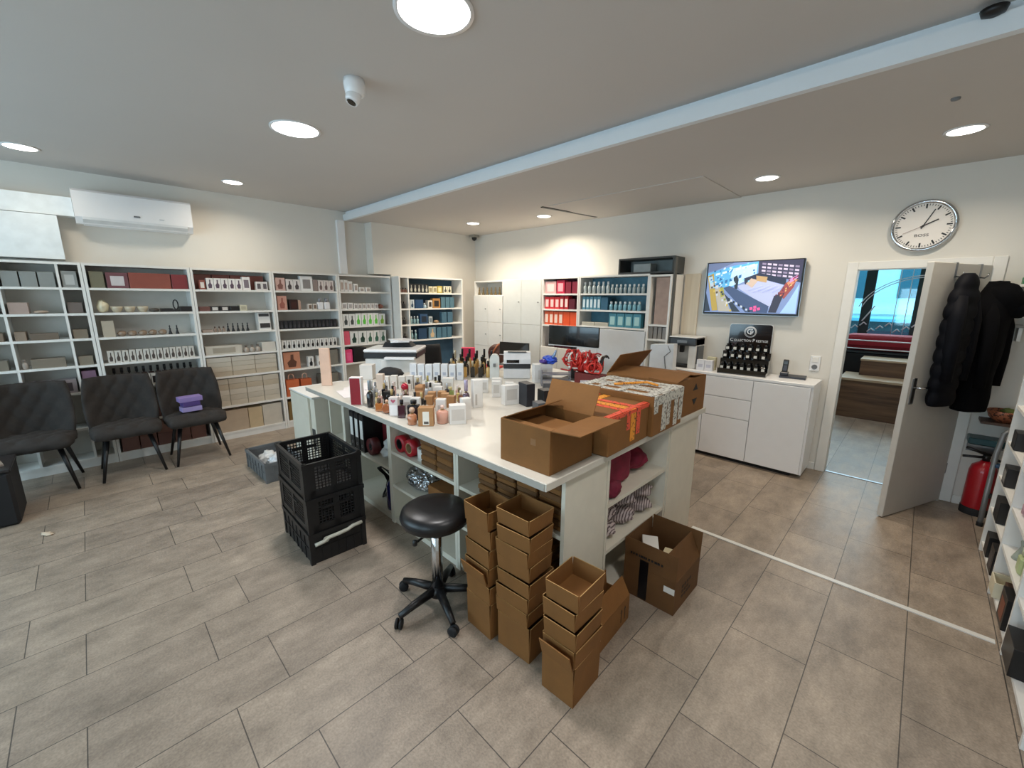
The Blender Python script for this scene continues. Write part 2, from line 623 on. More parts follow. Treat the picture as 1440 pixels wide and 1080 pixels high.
# ------------------------------------------------------------ back room through the doorway
WALLB = mat('#b9c4c6', 0.8, 0, 0.02)
struct('wall_back_left', MB().box(-2.6, -2.48, 5.13, 9.6, 0, 2.9), WALLB, 'grey left wall of the back room')
struct('wall_back_right', MB().box(0.9, 1.02, 5.13, 9.6, 0, 2.9), WALLB, 'grey right wall of the back room')
struct('wall_window', MB().box(-2.6, 1.02, 9.45, 9.57, 0, 1.0).box(-2.6, 1.02, 9.45, 9.57, 2.45, 2.9).box(-2.6, -1.9, 9.45, 9.57, 1.0, 2.45).box(0.6, 1.02, 9.45, 9.57, 1.0, 2.45), WALLB, 'wall around the big back room window')
w = struct('window_3', MB().box(-1.9, 0.6, 9.46, 9.53, 1.0, 1.07).box(-1.9, 0.6, 9.46, 9.53, 2.38, 2.45).box(-0.80, -0.66, 9.46, 9.53, 1.07, 2.38).box(-0.14, -0.02, 9.46, 9.53, 1.07, 2.38).box(-1.9, -1.84, 9.46, 9.53, 1.07, 2.38).box(0.54, 0.6, 9.46, 9.53, 1.07, 2.38), mat('#1d3436', 0.5), 'dark framed window of the back room')
struct('pane', MB().box(-1.84, 0.54, 9.49, 9.496, 1.07, 2.38), GLASSC, '', parent=w)
dec = MB()
for cx_, rr_ in ((0.0, 0.86), (0.0, 0.82)):
    dec.tube([(cx_ + rr_ * math.cos(a), 9.455, 1.42 + rr_ * 0.78 * math.sin(a)) for a in [R(40 + 6 * k) for k in range(22)]], 0.008, 6)
dec.tube([(-0.36, 9.455, 1.1), (-0.36, 9.455, 2.35)], 0.006, 6)
dec.tube([(-0.22, 9.455, 1.1), (-0.22, 9.455, 2.35)], 0.006, 6)
dec.tube([(-0.76, 9.455, 1.34), (-0.62, 9.455, 1.6)], 0.012, 6)
struct('window_decal', dec, WHITEG, '', parent=w)
for k in range(9):
    zz_ = 1.16 + 0.05 * (k % 3)
    xx_ = -1.0 + 0.11 * k
    struct('window_decal', MB().tube([(xx_, 9.455, zz_), (xx_ + 0.05, 9.455, zz_ + 0.06), (xx_ + 0.09, 9.455, zz_ + 0.02)], 0.012, 6), WHITEG, '', parent=w)
# outside the back window
struct('ground_outside', MB().box(-12, 10, 9.6, 24, -0.3, -0.15), mat('#a9aaa8', 0.9), 'pale paving outside the back window')
hb = thing('street_building', 'pale building with arched windows seen through back window', 'building', (0, 16, -0.15))
obj('facade', MB().box(-9, 6, 0, 0.6, 0, 7.5), mat('#dfe6ea', 0.8), hb)
for x in (-3.2, -1.55, -0.35, 1.2):
    pts = [(x - 0.28, 1.9), (x + 0.28, 1.9), (x + 0.28, 2.7)] + [(x + 0.28 * math.cos(a), 2.7 + 0.28 * math.sin(a)) for a in (R(30), R(60), R(90), R(120), R(150))] + [(x - 0.28, 2.7)]
    obj('window', MB().prism(pts, 'y', -0.03, 0.02), mat('#2c5a68', 0.3), hb)
obj('ledge', MB().box(-9, 6, -0.12, 0.0, 1.45, 1.6), mat('#eef2f3', 0.8), hb)
car = thing('parked_car', 'blue grey car parked outside the back window', 'car', (-0.7, 13.2, -0.15))
obj('body', MB().prism([(-2.0, 0.3), (2.0, 0.3), (2.05, 0.75), (1.3, 0.95), (0.9, 1.42), (-0.9, 1.45), (-1.5, 0.98), (-2.05, 0.85)], 'y', -0.8, 0.8), mat('#7fb9c9', 0.3), car)
obj('side_window', MB().prism([(-1.25, 0.98), (1.0, 0.98), (0.75, 1.36), (-0.8, 1.38)], 'y', -0.815, -0.80), mat('#16323a', 0.2), car)
for x in (-1.2, 1.25):
    obj('wheel', MB().cyl((0, 0, 0), 0.31, 0.2, 20, M=Matrix.Translation((x, -0.66, 0.31)) @ Matrix.Rotation(PI / 2, 4, 'X')), BLACKM, car)
lamp('downlight_fitting', 'added unseen downlight in the back room beyond the door', -0.45, 6.9, ZS, 0.085, 14, COOL, 'recessed downlights')  # unseen lamp, added to lift the light in the back room
# counter, dark bench and red cushion inside the back room
ct = thing('wooden_counter', 'stepped brown wooden counter in the room beyond the door', 'counter', (-0.75, 7.7, 0))
obj('front_panel', MB().box(0, 1.6, 0, 0.03, 0, 0.55), WOODB, ct)
obj('end_panel', MB().box(0, 0.03, 0.03, 0.7, 0, 0.55), WOODB, ct)
obj('step_top', MB().box(-0.01, 1.61, -0.015, 0.7, 0.55, 0.58), mat('#b39a7c', 0.5), ct)
obj('riser', MB().box(0.17, 1.6, 0.45, 0.48, 0.58, 0.80), WOODB, ct)
obj('upper_top', MB().box(0.16, 1.61, 0.44, 0.95, 0.80, 0.825), mat('#b39a7c', 0.5), ct)
bn = thing('dark_bench', 'black bench behind the brown counter under the window', 'bench', (-1.0, 8.75, 0))
obj('base', MB().box(0, 1.85, 0, 0.6, 0, 0.86, bev=0.02), BLACKM, bn)
obj('top_board', MB().box(-0.01, 1.86, -0.01, 0.61, 0.86, 0.885), mat('#2a2f33', 0.5), bn)
tag(obj('red_cushion', MB().box(-0.88, 0.85, -0.22, 0.22, 0, 0.26, bev=0.09, seg=3), mat('#8c1524', 0.8, 0, 0.1), None, (-0.02, 9.02, 0.886)), 'long red cushion on the black bench under the window', 'cushion')
rail = thing('white_rail', 'thin white rail in front of the red cushion', 'rail', (-1.0, 8.7, 0))
for z in (0.93, 1.06):
    obj('bar', MB().tube([(0, 0, z), (1.85, 0, z)], 0.009), WHITEG, rail)
for x in (0.02, 1.83):
    obj('post', MB().tube([(x, 0, 0.0), (x, 0, 1.08)], 0.01), WHITEG, rail)

# ------------------------------------------------------------ wall and ceiling fittings
ac = thing('air_conditioner', 'white split air conditioner high on the left wall', 'air conditioner', (-6.04, 0.06, 2.37), 0)
prof = [(0, 0.0), (0.15, 0.0), (0.2, 0.06), (0.21, 0.29), (0.19, 0.31), (0, 0.31)]
obj('casing', MB().prism(prof, 'y', 0, 0.9), WHITEG, ac)
obj('louvre', MB().prism([(0.12, -0.012), (0.205, 0.04), (0.205, 0.062), (0.12, 0.004)], 'y', 0.05, 0.85), mat('#d5d8da', 0.3), ac)
obj('badge', MB().box(0.211, 0.214, 0.42, 0.47, 0.10, 0.115, bev=0.002), GREY, ac)
obj('indicator', MB().box(0.211, 0.213, 0.62, 0.66, 0.10, 0.106), mat('#9aa3a8', 0.3), ac)
struct('trim_4', MB().box(XW0, -5.9, -2.0, 0.058, 2.43, 2.60).box(XW0, -5.86, -2.0, -0.06, 2.03, 2.42), mat('#e2e8ea', 0.5), 'white boxed pipe duct left of the air conditioner')

cam1 = thing('dome_camera', 'white turret security camera on the ceiling beside large light', 'security camera', (-2.43, 1.22, ZU))
obj('base', MB().lathe([(0.055, 0.0), (0.058, -0.03), (0.05, -0.075), (0.045, -0.08)], 20), WHITEG, cam1)
e_ = Matrix.Translation((0.005, -0.01, -0.085)) @ Matrix.Rotation(R(155), 4, 'X')
ey = obj('eyeball', MB().lathe([(0.036, -0.02), (0.04, 0.0), (0.038, 0.025), (0.032, 0.04)], 20, M=e_), WHITEG, cam1)
obj('lens', MB().lathe([(0.026, 0.041), (0.02, 0.043)], 16, M=e_), BLACKG, ey)
cam2 = thing('corner_camera', 'small dark eyed camera in the far ceiling corner', 'security camera', (-5.72, 4.88, 2.75))
obj('base', MB().box(-0.07, 0.07, -0.07, 0.06, -0.04, 0.0, bev=0.01), mat('#9a9890', 0.5), cam2)
obj('lens_ball', MB().lathe([(0.012, -0.095), (0.035, -0.08), (0.045, -0.055), (0.045, -0.04)], 16), BLACK, cam2)
tag(obj('linear_vent', MB().box(-0.02, 0.02, -0.48, 0.48, -0.01, 0.0), BLACK, None, (-3.33, 4.42, ZS), R(-8)), 'black slot vent in the lowered ceiling', 'vent')
tag(obj('ceiling_sensor', MB().lathe([(0.012, -0.028), (0.035, -0.02), (0.042, 0)], 18), BLACK, None, (0.02, 2.72, ZU - 0.028)), 'black round sensor on the ceiling edge at top right', 'sensor')
tag(obj('ceiling_plug', MB().lathe([(0.006, -0.014), (0.018, -0.01), (0.02, 0)], 14), GREY, None, (-0.05, 3.4, ZS)), 'tiny grey plug in the lowered ceiling near the clock', 'sensor')

# wall clock
ck = thing('wall_clock', 'round white wall clock with chrome rim above the door', 'clock', (-0.115, YB, 2.3))
QY = Matrix.Rotation(PI / 2, 4, 'X')   # local z -> -y
obj('case', MB().lathe([(0.195, 0.0), (0.205, 0.02), (0.205, 0.045), (0.195, 0.058), (0.178, 0.052), (0.176, 0.04)], 48, M=QY, cap=False), CHROME, ck)
obj('dial', MB().lathe([(0.001, 0.042), (0.178, 0.042)], 48, M=QY, cap=False), mat('#e8e2dc', 0.5, 0, 0.01), ck)
tk = MB()
for k in range(60):
    a = 2 * PI * k / 60
    L_, W_ = (0.034, 0.0055) if k % 5 == 0 else (0.013, 0.0022)
    tk.box(-W_, W_, -0.0445, -0.0425, 0.170 - L_, 0.170, M=Matrix.Rotation(-a, 4, 'Y'))
obj('minute_marks', tk, BLACK, ck)
def hand(nm, ang, l, wd_, back, m, yy):
    obj(nm, MB().box(-wd_, wd_, yy - 0.0015, yy, -back, l, M=Matrix.Rotation(R(ang), 4, 'Y')), m, ck)
hand('hour_hand', 63, 0.095, 0.005, 0.02, BLACK, -0.045)
hand('minute_hand', 24, 0.135, 0.004, 0.025, BLACK, -0.047)
hand('second_hand', 245, 0.13, 0.0012, 0.03, mat('#7a5048', 0.5), -0.049)
obj('hub', MB().lathe([(0.009, 0.044), (0.008, 0.052)], 14, M=QY), BLACK, ck)
text('dial_lettering', 'BOSS', 0.03, BLACK, ck, (0, -0.0435, -0.075), sx=1.3)

# television
tv = thing('television', 'flat television on the wall showing shop camera footage', 'television', (-1.345, YB, 1.535))
obj('housing', MB().box(-0.455, 0.455, -0.07, -0.02, 0, 0.555, bev=0.006), BLACK, tv)
obj('wall_mount', MB().box(-0.15, 0.15, -0.021, -0.001, 0.15, 0.4), BLACKM, tv)
obj('silver_edge', MB().box(-0.458, 0.458, -0.066, -0.058, -0.004, 0.0).box(-0.459, -0.455, -0.066, -0.058, 0, 0.555).box(0.455, 0.459, -0.066, -0.058, 0, 0.555), STEEL, tv)
scr = MB()
smats = []
def spoly(P, h):
    if h not in smats:
        smats.append(h)
    k = spoly.k = spoly.k + 1
    y = -0.0705 - 0.00003 * k
    scr.quad([(-0.44 + 0.88 * u, y, 0.545 - 0.525 * v) for u, v in P], smats.index(h))
spoly.k = 0
spoly([(0, 0), (1, 0), (1, 1), (0, 1)], '#7f93c4')
spoly([(0, .2), (.3, .06), (.56, 0), (.56, .25), (.35, .45), (.05, .62)], '#5fb4e8')
spoly([(.28, .12), (.55, .04), (.55, .28), (.38, .42), (.26, .48)], '#c3e2fb')
for k in range(7):
    spoly([(.02 + .075 * k, .24 - .03 * k), (.07 + .075 * k, .22 - .03 * k), (.07 + .075 * k, .26 - .03 * k), (.02 + .075 * k, .28 - .03 * k)], '#e4f2ff')
    spoly([(.06 + .05 * k, .44 - .03 * k), (.09 + .05 * k, .42 - .03 * k), (.09 + .05 * k, .48 - .03 * k), (.06 + .05 * k, .5 - .03 * k)], '#2d6fa8')
spoly([(0, 0), (.3, 0), (.1, .14), (0, .18)], '#6d79a0')
spoly([(.36, .46), (.62, .34), (.84, .46), (.72, .9), (.38, .52)], '#b9c0e4')
spoly([(.56, 0), (1, 0), (1, .42), (.85, .34), (.57, .22)], '#38324c')
for i in range(4):
    for j in range(7):
        u, v = .60 + .055 * j, .03 + .065 * i + .012 * j
        spoly([(u, v), (u + .04, v + .01), (u + .04, v + .045), (u, v + .035)], '#cdbfd8' if (i + j) % 3 else '#8d7f9c')
spoly([(.42, .32), (.58, .22), (.86, .34), (.86, .46), (.62, .34), (.44, .44)], '#20203a')
spoly([(.45, .42), (.5, .32), (.58, .36), (.52, .51)], '#cdb6a4')
spoly([(.55, .27), (.67, .3), (.665, .41), (.56, .37)], '#bd9a68')
spoly([(.305, .30), (.34, .25), (.365, .34), (.36, .53), (.33, .52)], '#191924')
spoly([(.2, .5), (.27, .46), (.72, .86), (.71, .99), (.48, .99)], '#3b4a72')
spoly([(0, .26), (.07, .2), (.1, .5), (.16, .96), (.09, .97)], '#b79a35')
spoly([(.01, .28), (.06, .26), (.09, .5), (.05, .52)], '#b9cfe0')
spoly([(.1, .52), (.18, .46), (.31, .98), (.17, .98)], '#b5aea0')
spoly([(.16, .5), (.2, .48), (.22, .66), (.18, .7)], '#a8a23a')
spoly([(.21, .6), (.3, .75), (.42, .98), (.33, .98)], '#1c2030')
spoly([(0, .6), (.07, .98), (0, .98)], '#202638')
spoly([(.8, .62), (.86, .42), (.97, .28), (.94, .5), (.86, .72)], '#9c4038')
spoly([(.87, .42), (.96, .28), (.975, .36), (.9, .5)], '#d88f66')
spoly([(.88, .36), (.96, .28), (.97, .34), (.9, .42)], '#c890c8')
spoly([(.76, .66), (.86, .6), (.8, .98), (.72, .98)], '#2c2236')
spoly([(.91, .76), (.99, .44), (.99, .99), (.84, .99)], '#a9cdf4')
random.seed(4)
for k in range(46):     # goods on the cyan shelves at the left of the footage
    u = random.uniform(.02, .52); v = random.uniform(.05, .42) - .3 * u + .1
    spoly([(u, v), (u + .018, v - .008), (u + .018, v + .022), (u, v + .03)], random.choice(('#e8f4ff', '#2a6aa0', '#8fd0f2', '#3d8cc0', '#b03a40' if k % 9 == 0 else '#d0eaff')))
for k in range(26):     # goods in the rack at the right
    a = random.random(); u = .78 + .17 * a + random.uniform(-.03, .03); v = .66 - .34 * a + random.uniform(-.04, .04)
    spoly([(u, v), (u + .014, v - .01), (u + .014, v + .018), (u, v + .028)], random.choice(('#c23a3a', '#e08a4a', '#6a2030', '#d8b070', '#8a2c50', '#2c2030')))
for k in range(20):     # cartons along the left counter
    a = random.random(); u = .05 + .24 * a + random.uniform(-.03, .03); v = .4 + .5 * a + random.uniform(-.05, .05)
    spoly([(u, v), (u + .022, v - .01), (u + .026, v + .03), (u + .004, v + .04)], random.choice(('#cbb24a', '#e0dccf', '#5a4420', '#8f9a3a', '#c8cdd8', '#2a2a30')))
for k in range(9):
    spoly([(.27 + .03 * k, .70 + .03 * k), (.29 + .03 * k, .71 + .03 * k), (.285 + .03 * k, .76 + .028 * k), (.265 + .03 * k, .75 + .028 * k)], '#cfd6e6' if k % 2 else '#14161e')
for k in range(12):     # streaks of the wooden floor in the footage
    spoly([(.46 + .025 * k, .54 + .02 * (k % 4)), (.62 + .018 * k, .46 + .02 * (k % 4)), (.625 + .018 * k, .464 + .02 * (k % 4)), (.465 + .025 * k, .545 + .02 * (k % 4))], '#a2a9d0' if k % 2 else '#c9cfee')
for du, dv in ((0, .03), (.04, 0), (.08, .035), (.04, .06)):
    spoly([(.52 + du, .86 + dv), (.55 + du, .85 + dv), (.555 + du, .90 + dv), (.525 + du, .91 + dv)], '#f0559c')
obj('screen', scr, [mat(h, 0.3, 0, 0.0, emit=0.5) for h in smats], tv)

# socket
so = thing('wall_socket', 'white double wall socket left of the doorway', 'socket', (-0.7, YB, 1.08))
obj('plate', MB().box(-0.042, 0.042, -0.012, -0.001, -0.075, 0.075, bev=0.004), WHITEG, so)
obj('switch_rocker', MB().box(-0.027, 0.027, -0.017, -0.012, 0.012, 0.062, bev=0.003), WHITE, so)
obj('outlet', MB().lathe([(0.024, 0.012), (0.024, 0.016), (0.019, 0.016), (0.018, 0.0125)], 20, M=Matrix.Translation((0, 0, -0.035)) @ QY), GREY, so)

# ============================================================ FURNITURE
def shelf_unit(name, label, cat, loc, rz, w, d, h, levels, group=None, back=None, plinth=0.07, th=0.022, front=WHITE, dividers=(), top=True, parts_front=()):
    """open shelving, front at local y=0 facing -y; levels are the upper faces of the shelves"""
    t = thing(name, label, cat, loc, rz, group)
    obj('side_panel', MB().box(0, th, 0, d, 0, h), front, t)
    obj('side_panel', MB().box(w - th, w, 0, d, 0, h), front, t)
    if top:
        obj('top_panel', MB().box(th, w - th, 0, d, h - th, h), front, t)
    obj('back_panel', MB().box(th, w - th, d - 0.006, d, plinth, h - th), back or SHELFB, t)
    if plinth:
        obj('plinth', MB().box(th, w - th, 0.012, 0.03, 0, plinth - 0.001), front, t)
    for z in levels:
        obj('shelf', MB().box(th, w - th, 0.004, d - 0.006, z - th, z), front, t)
    for x in dividers:
        obj('divider', MB().box(x - 0.009, x + 0.009, 0.006, d - 0.006, levels[0], h - th), front, t)
    return t


XF = -5.76
LV = [0.09, 0.41, 0.77, 1.03, 1.29, 1.53, 1.77]
LB = []
ys = [-1.60, -0.78, 0.035, 0.862, 1.662, 2.474, 3.27]
DESC = ['leftmost white bookcase beyond the dark armchair', 'white bookcase behind the dark armchair at far left', 'white bookcase behind the two tufted chairs',
        'white bookcase packed with cream parcels', 'white bookcase holding orange bags', 'white bookcase with green packs above the printer']
SH = ['bookcase', 'armchair bookcase', 'chairs bookcase', 'parcel bookcase', 'orange bag bookcase', 'green pack bookcase']
for k in range(1, 6):
    y0, y1 = ys[k], ys[k + 1]
    shelf_unit('bookcase', DESC[k], 'bookcase', (XF, y0, 0), PI / 2, y1 - y0 - 0.004, 0.275, 2.0, LV,
               'white bookcases along the left wall', dividers=((0.28, 0.65) if k == 1 else ()))
XC = -5.56
BLUEB = mat('#33546c', 0.6, 0, 0.1)
shelf_unit('corner_bookcase', 'white corner bookcase with deep blue back panel', 'bookcase', (XC, 3.285, 0), PI / 2, 1.19, 0.275, 2.0,
           [0.09, 0.55, 1.05, 1.29, 1.53, 1.765], back=BLUEB, dividers=(0.16,))

obj('bay_back', MB().box(0.022, 0.15, 0.262, 0.268, 0.55, 1.978), WHITE, bpy.data.objects['corner_bookcase'])

YF = 4.7
RB = 'white cabinets along the right wall'
def cabinet_doors(t, specs, m=WHITE):
    for (x0, x1, z0, z1) in specs:
        d = obj('door', MB().box(x0 + 0.002, x1 - 0.002, -0.018, 0.0, z0 + 0.002, z1 - 0.002, bev=0.002), m, t)
        obj('knob', MB().lathe([(0.004, 0.018), (0.004, 0.03), (0.009, 0.034), (0.008, 0.042)], 10, M=Matrix.Translation((x1 - 0.04, 0, (z0 + z1) / 2)) @ QY), STEEL, d)
t = shelf_unit('cupboard', 'white two door cupboard in the far corner with lettering shelf on top', 'cupboard', (-5.52, YF, 0), 0, 0.70, 0.29, 1.97, [0.09, 1.74], RB)
cabinet_doors(t, [(0.0, 0.35, 0.09, 0.9), (0.35, 0.70, 0.09, 0.9), (0.0, 0.35, 0.9, 1.30), (0.35, 0.70, 0.9, 1.30), (0.0, 0.35, 1.30, 1.73), (0.35, 0.70, 1.30, 1.73)])
t = shelf_unit('cupboard', 'plain pale cupboard left of the red shelves', 'cupboard', (-4.81, YF, 0), 0, 0.79, 0.29, 1.98, [0.09, 1.30], RB)
cabinet_doors(t, [(0.0, 0.40, 0.09, 1.30), (0.40, 0.79, 0.09, 1.30), (0.0, 0.40, 1.30, 1.97), (0.40, 0.79, 1.30, 1.97)], mat('#d3d5d2', 0.4, 0, 0.02))
t = shelf_unit('display_bookcase', 'white bookcase with red and orange goods on the right wall', 'bookcase', (-4.01, YF, 0), 0, 0.645, 0.29, 1.985, [0.09, 1.32, 1.545, 1.76], RB, back=mat('#5e1f2c', 0.6))
cabinet_doors(t, [(0.0, 0.32, 0.09, 1.0), (0.32, 0.645, 0.09, 1.0)])
t = shelf_unit('display_bookcase', 'white bookcase with teal goods over closed doors', 'bookcase', (-3.36, YF, 0), 0, 1.0, 0.29, 1.985, [0.09, 1.34, 1.55, 1.76], RB, back=mat('#4f7f92', 0.5, 0, 0.15))
cabinet_doors(t, [(0.0, 0.34, 0.09, 1.31), (0.34, 1.0, 0.09, 1.31)], mat('#d6dbe0', 0.35, 0, 0.02))
t = shelf_unit('tall_frame_unit', 'tall narrow shelf unit with pinkish panel beside the light wood board', 'shelf unit', (-2.35, YF - 0.02, 0), 0, 0.27, 0.31, 1.97, [0.09, 1.23, 1.40], RB)
obj('panel', MB().box(0.06, 0.245, 0.06, 0.08, 1.40, 1.94), mat('#b79a8b', 0.6, 0, 0.1), t)
t = thing('top_box_unit', 'dark niche box standing on top of the teal bookcase', 'shelf box', (-2.78, YF, 1.987))
obj('frame', MB().box(0, 0.70, 0, 0.28, 0.0, 0.02).box(0, 0.70, 0, 0.28, 0.165, 0.185).box(0, 0.02, 0, 0.28, 0.02, 0.165).box(0.68, 0.70, 0, 0.28, 0.02, 0.165), mat('#3b3d3c', 0.6), t)
obj('back_panel', MB().box(0.02, 0.68, 0.27, 0.28, 0.02, 0.165), mat('#7d8584', 0.6), t)
tag(obj('grey_box', MB().box(0, 0.22, 0, 0.16, 0, 0.10, bev=0.004), mat('#a7aba8', 0.5), None, (-2.62, YF + 0.08, 2.008)), 'grey box inside the dark niche on the teal bookcase', 'box')
tag(obj('wood_board', MB().box(0, 0.175, 0, 0.022, 0, 1.05, bev=0.003), WOODL, None, (-2.055, YF + 0.272, 0.931)), 'tall light wood board standing on the sideboard against the wall', 'board')
tag(obj('dark_post', MB().box(0, 0.018, 0, 0.05, 0, 2.16), mat('#55544f', 0.6), None, (-2.078, YF + 0.0, 0)), 'tall dark upright between pink panel and light wood board', 'post')

# ---------------------------------------------------------------- sideboard
sb = thing('sideboard', 'white gloss sideboard with drawers and door under the television', 'sideboard', (-2.055, 4.6, 0))
W_ = 1.435
obj('base', MB().box(0.03, W_ - 0.1, 0.03, 0.36, 0, 0.04), BLACKM, sb)
obj('carcass', MB().box(0, W_ - 0.002, 0.0, 0.38, 0.04, 0.905, bev=0.002), WHITEG, sb)
obj('top_panel', MB().box(-0.002, W_, -0.02, 0.385, 0.905, 0.93, bev=0.002), WHITEG, sb)
def front_(nm, x0, x1, z0, z1):
    obj(nm, MB().box(x0 + 0.003, x1 - 0.003, -0.02, -0.001, z0 + 0.003, z1 - 0.003, bev=0.002), WHITEG, sb)
front_('door', 0.0, 0.475, 0.045, 0.90)
front_('drawer', 0.475, 0.94, 0.69, 0.90)
front_('drawer', 0.475, 0.94, 0.48, 0.69)
front_('drawer', 0.475, 0.94, 0.045, 0.48)
front_('door', 0.94, 1.417, 0.045, 0.90)
# ---------------------------------------------------------------- island
IX = -1.06
isl = thing('island_worktop', 'long white worktop of the central packing island', 'worktop', (0, 0, 0))
obj('slab', MB().box(-3.77, -1.03, 1.26, 3.06, 0.892, 0.93, bev=0.003), mat('#cfc9bd', 0.3, 0, 0.02), isl)
obj('edge_band', MB().box(-3.76, -1.04, 1.256, 1.2595, 0.895, 0.927), mat('#aaa59c', 0.5), isl)
UG = 'shelf units under the island worktop'
UH = 0.891
def island_unit(x1, x0, levels, label):
    return shelf_unit('island_shelf_unit', label, 'shelf unit', (x0, 1.44, 0), 0, x1 - x0 - 0.002, 0.36, UH, levels, UG, LAMIN, 0.03, front=LAMIN)
island_unit(IX, -1.885, [0.05, 0.32, 0.58], 'white island shelf unit at the near corner behind kraft box towers')
island_unit(-1.885, -2.685, [0.05, 0.32, 0.585], 'white island shelf unit behind the black stool')
island_unit(-2.685, -3.465, [0.05, 0.435], 'white island shelf unit with black binders')
island_unit(-3.465, -3.76, [0.05, 0.45], 'narrow white island shelf unit at the far end')
shelf_unit('island_end_unit', 'white island end unit with maroon bags and striped cloth', 'shelf unit', (IX, 1.803, 0), PI / 2, 0.75, 0.42, UH, [0.05, 0.33, 0.61], UG, LAMIN, 0.03, front=LAMIN)
cb = thing('island_rear_cabinet', 'white closed cabinet at the far side of the island', 'cabinet', (-3.76, 2.556, 0))
obj('body', MB().box(0, 2.70, 0, 0.45, 0, UH), LAMIN, cb)
obj('edge_strip', MB().box(2.70, 2.704, 0.0, 0.45, 0, UH), LAMIN, cb)
# lower cabinet continuing past the far end of the worktop
lc = thing('low_cabinet', 'lower white cabinet past the far end of the island', 'cabinet', (-4.36, 1.33, 0))
obj('body', MB().box(0, 0.56, 0, 0.5, 0.0, 0.80), LAMIN, lc)
obj('door', MB().box(0.003, 0.45, -0.02, -0.001, 0.04, 0.79, bev=0.002), LAMIN, lc)
obj('grip_slot', MB().box(0.465, 0.53, -0.005, -0.0005, 0.30, 0.50), mat('#3c3b38', 0.6), lc)
obj('top_panel', MB().box(-0.01, 0.58, -0.025, 0.5, 0.80, 0.815), WHITE, lc)
# desk behind the island for the electronics
dk = thing('office_desk', 'grey office desk behind the island carrying screens', 'desk', (-4.6, 3.5, 0))
obj('desk_top', MB().box(0, 2.7, 0, 0.75, 0.76, 0.785, bev=0.003), mat('#b9bab8', 0.5), dk)
for x in (0.04, 2.62):
    for y in (0.04, 0.67):
        obj('leg', MB().box(x, x + 0.045, y, y + 0.045, 0, 0.76), GREY, dk)
obj('modesty_panel', MB().box(0.09, 2.6, 0.05, 0.068, 0.3, 0.755), mat('#b9bab8', 0.5), dk)

# ---------------------------------------------------------------- tufted chairs
TUFT = mat('#2c2724', 0.9, 0, 0.14, 40, 0.15)
LEGM = mat('#121113', 0.4)
def make_chair(label, loc, group=None, sc=1.0):
    t = thing('tufted_chair', label, 'chair', loc, PI / 2 + 0.0, group)
    # local: seat faces -y (front), width along x
    def back(u, v):
        x = (u - 0.5) * 2
        z = 0.40 + 0.52 * v
        y = 0.20 + 0.10 * v - 0.20 * abs(x) ** 2.6 * (1 - 0.55 * v)
        wd_ = 0.262 - 0.03 * (2 * v - 1) ** 2
        tf = 0.012 * (math.cos(u * PI * 8) * math.cos((v - 0.5) * PI * 5))
        return (x * wd_, y + tf, z)
    obj('backrest', MB().shell(back, 32, 20, 0.055), TUFT, t)
    def seat(u, v):
        x = (u - 0.5) * 2
        y = -0.27 + 0.5 * v
        z = 0.455 - 0.025 * v + 0.012 * math.cos(u * PI * 6) * math.cos(v * PI * 6) - 0.05 * max(0, 0.18 - v) / 0.18 * 0.6
        return (x * (0.258 - 0.03 * abs(2 * v - 1) ** 3), y, z)
    obj('seat', MB().shell(seat, 26, 22, 0.10), TUFT, t)
    obj('seat_frame', MB().box(-0.17, 0.17, -0.17, 0.17, 0.375, 0.395), LEGM, t)
    for sx, sy in ((-1, -1), (1, -1), (-1, 1), (1, 1)):
        obj('leg', MB().tube([(sx * 0.15, sy * 0.14, 0.385), (sx * 0.225, sy * 0.235, 0.0)], 0.014, 10, rr=[0.02, 0.011]), LEGM, t)
    return t
CG = 'dark tufted chairs by the bookcases'
c1 = make_chair('left dark tufted chair with nothing on its seat', (-5.40, 0.125, 0), CG)
c2 = dup(c1, (-5.40, 0.665, 0), label='right dark tufted chair carrying purple boxes')
c3 = dup(c1, (-5.42, -0.47, 0), PI / 2 - 0.05, label='leftmost dark tufted chair beside the black side table')
for i, (z, hx, w_) in enumerate(((0.0, '#9d8fc0', 0.17), (0.055, '#4d3a78', 0.15), (0.105, '#8e7bb5', 0.20))):
    tag(obj('purple_box', MB().box(-w_ / 2, w_ / 2, -0.06, 0.06, 0, 0.05, bev=0.003), mat(hx, 0.5), None, (-5.38, 0.64, 0.513 + z), PI / 2 + 0.1),
        ('lavender lower box', 'dark purple middle box', 'pale purple top box')[i] + ' stacked on the right tufted chair', 'box', 'purple boxes on the chair')
# black pouf with papers at far left
pf = thing('black_side_table', 'black box side table with papers at far left', 'side table', (-4.86, -0.80, 0))
obj('body', MB().box(-0.22, 0.22, -0.24, 0.24, 0.0, 0.42, bev=0.02), BLACKM, pf)
obj('top', MB().box(-0.225, 0.225, -0.245, 0.245, 0.42, 0.44, bev=0.004), mat('#262223', 0.3), pf)
tag(obj('brochure', MB().box(-0.11, 0.11, -0.15, 0.15, 0, 0.012), mat('#8a7a6c', 0.5), None, (-4.84, -0.76, 0.441), 0.2), 'tan brochure on the black side table', 'brochure')
tag(obj('floor_scrap', MB().blob(0.05, 0.02, 0.006, 0.5, 2, 3, 3), mat('#cbb7a0', 0.8), None, (-4.3, -0.42, 0.0), 0.5), 'small pale paper scrap on the floor at left', 'paper scrap')

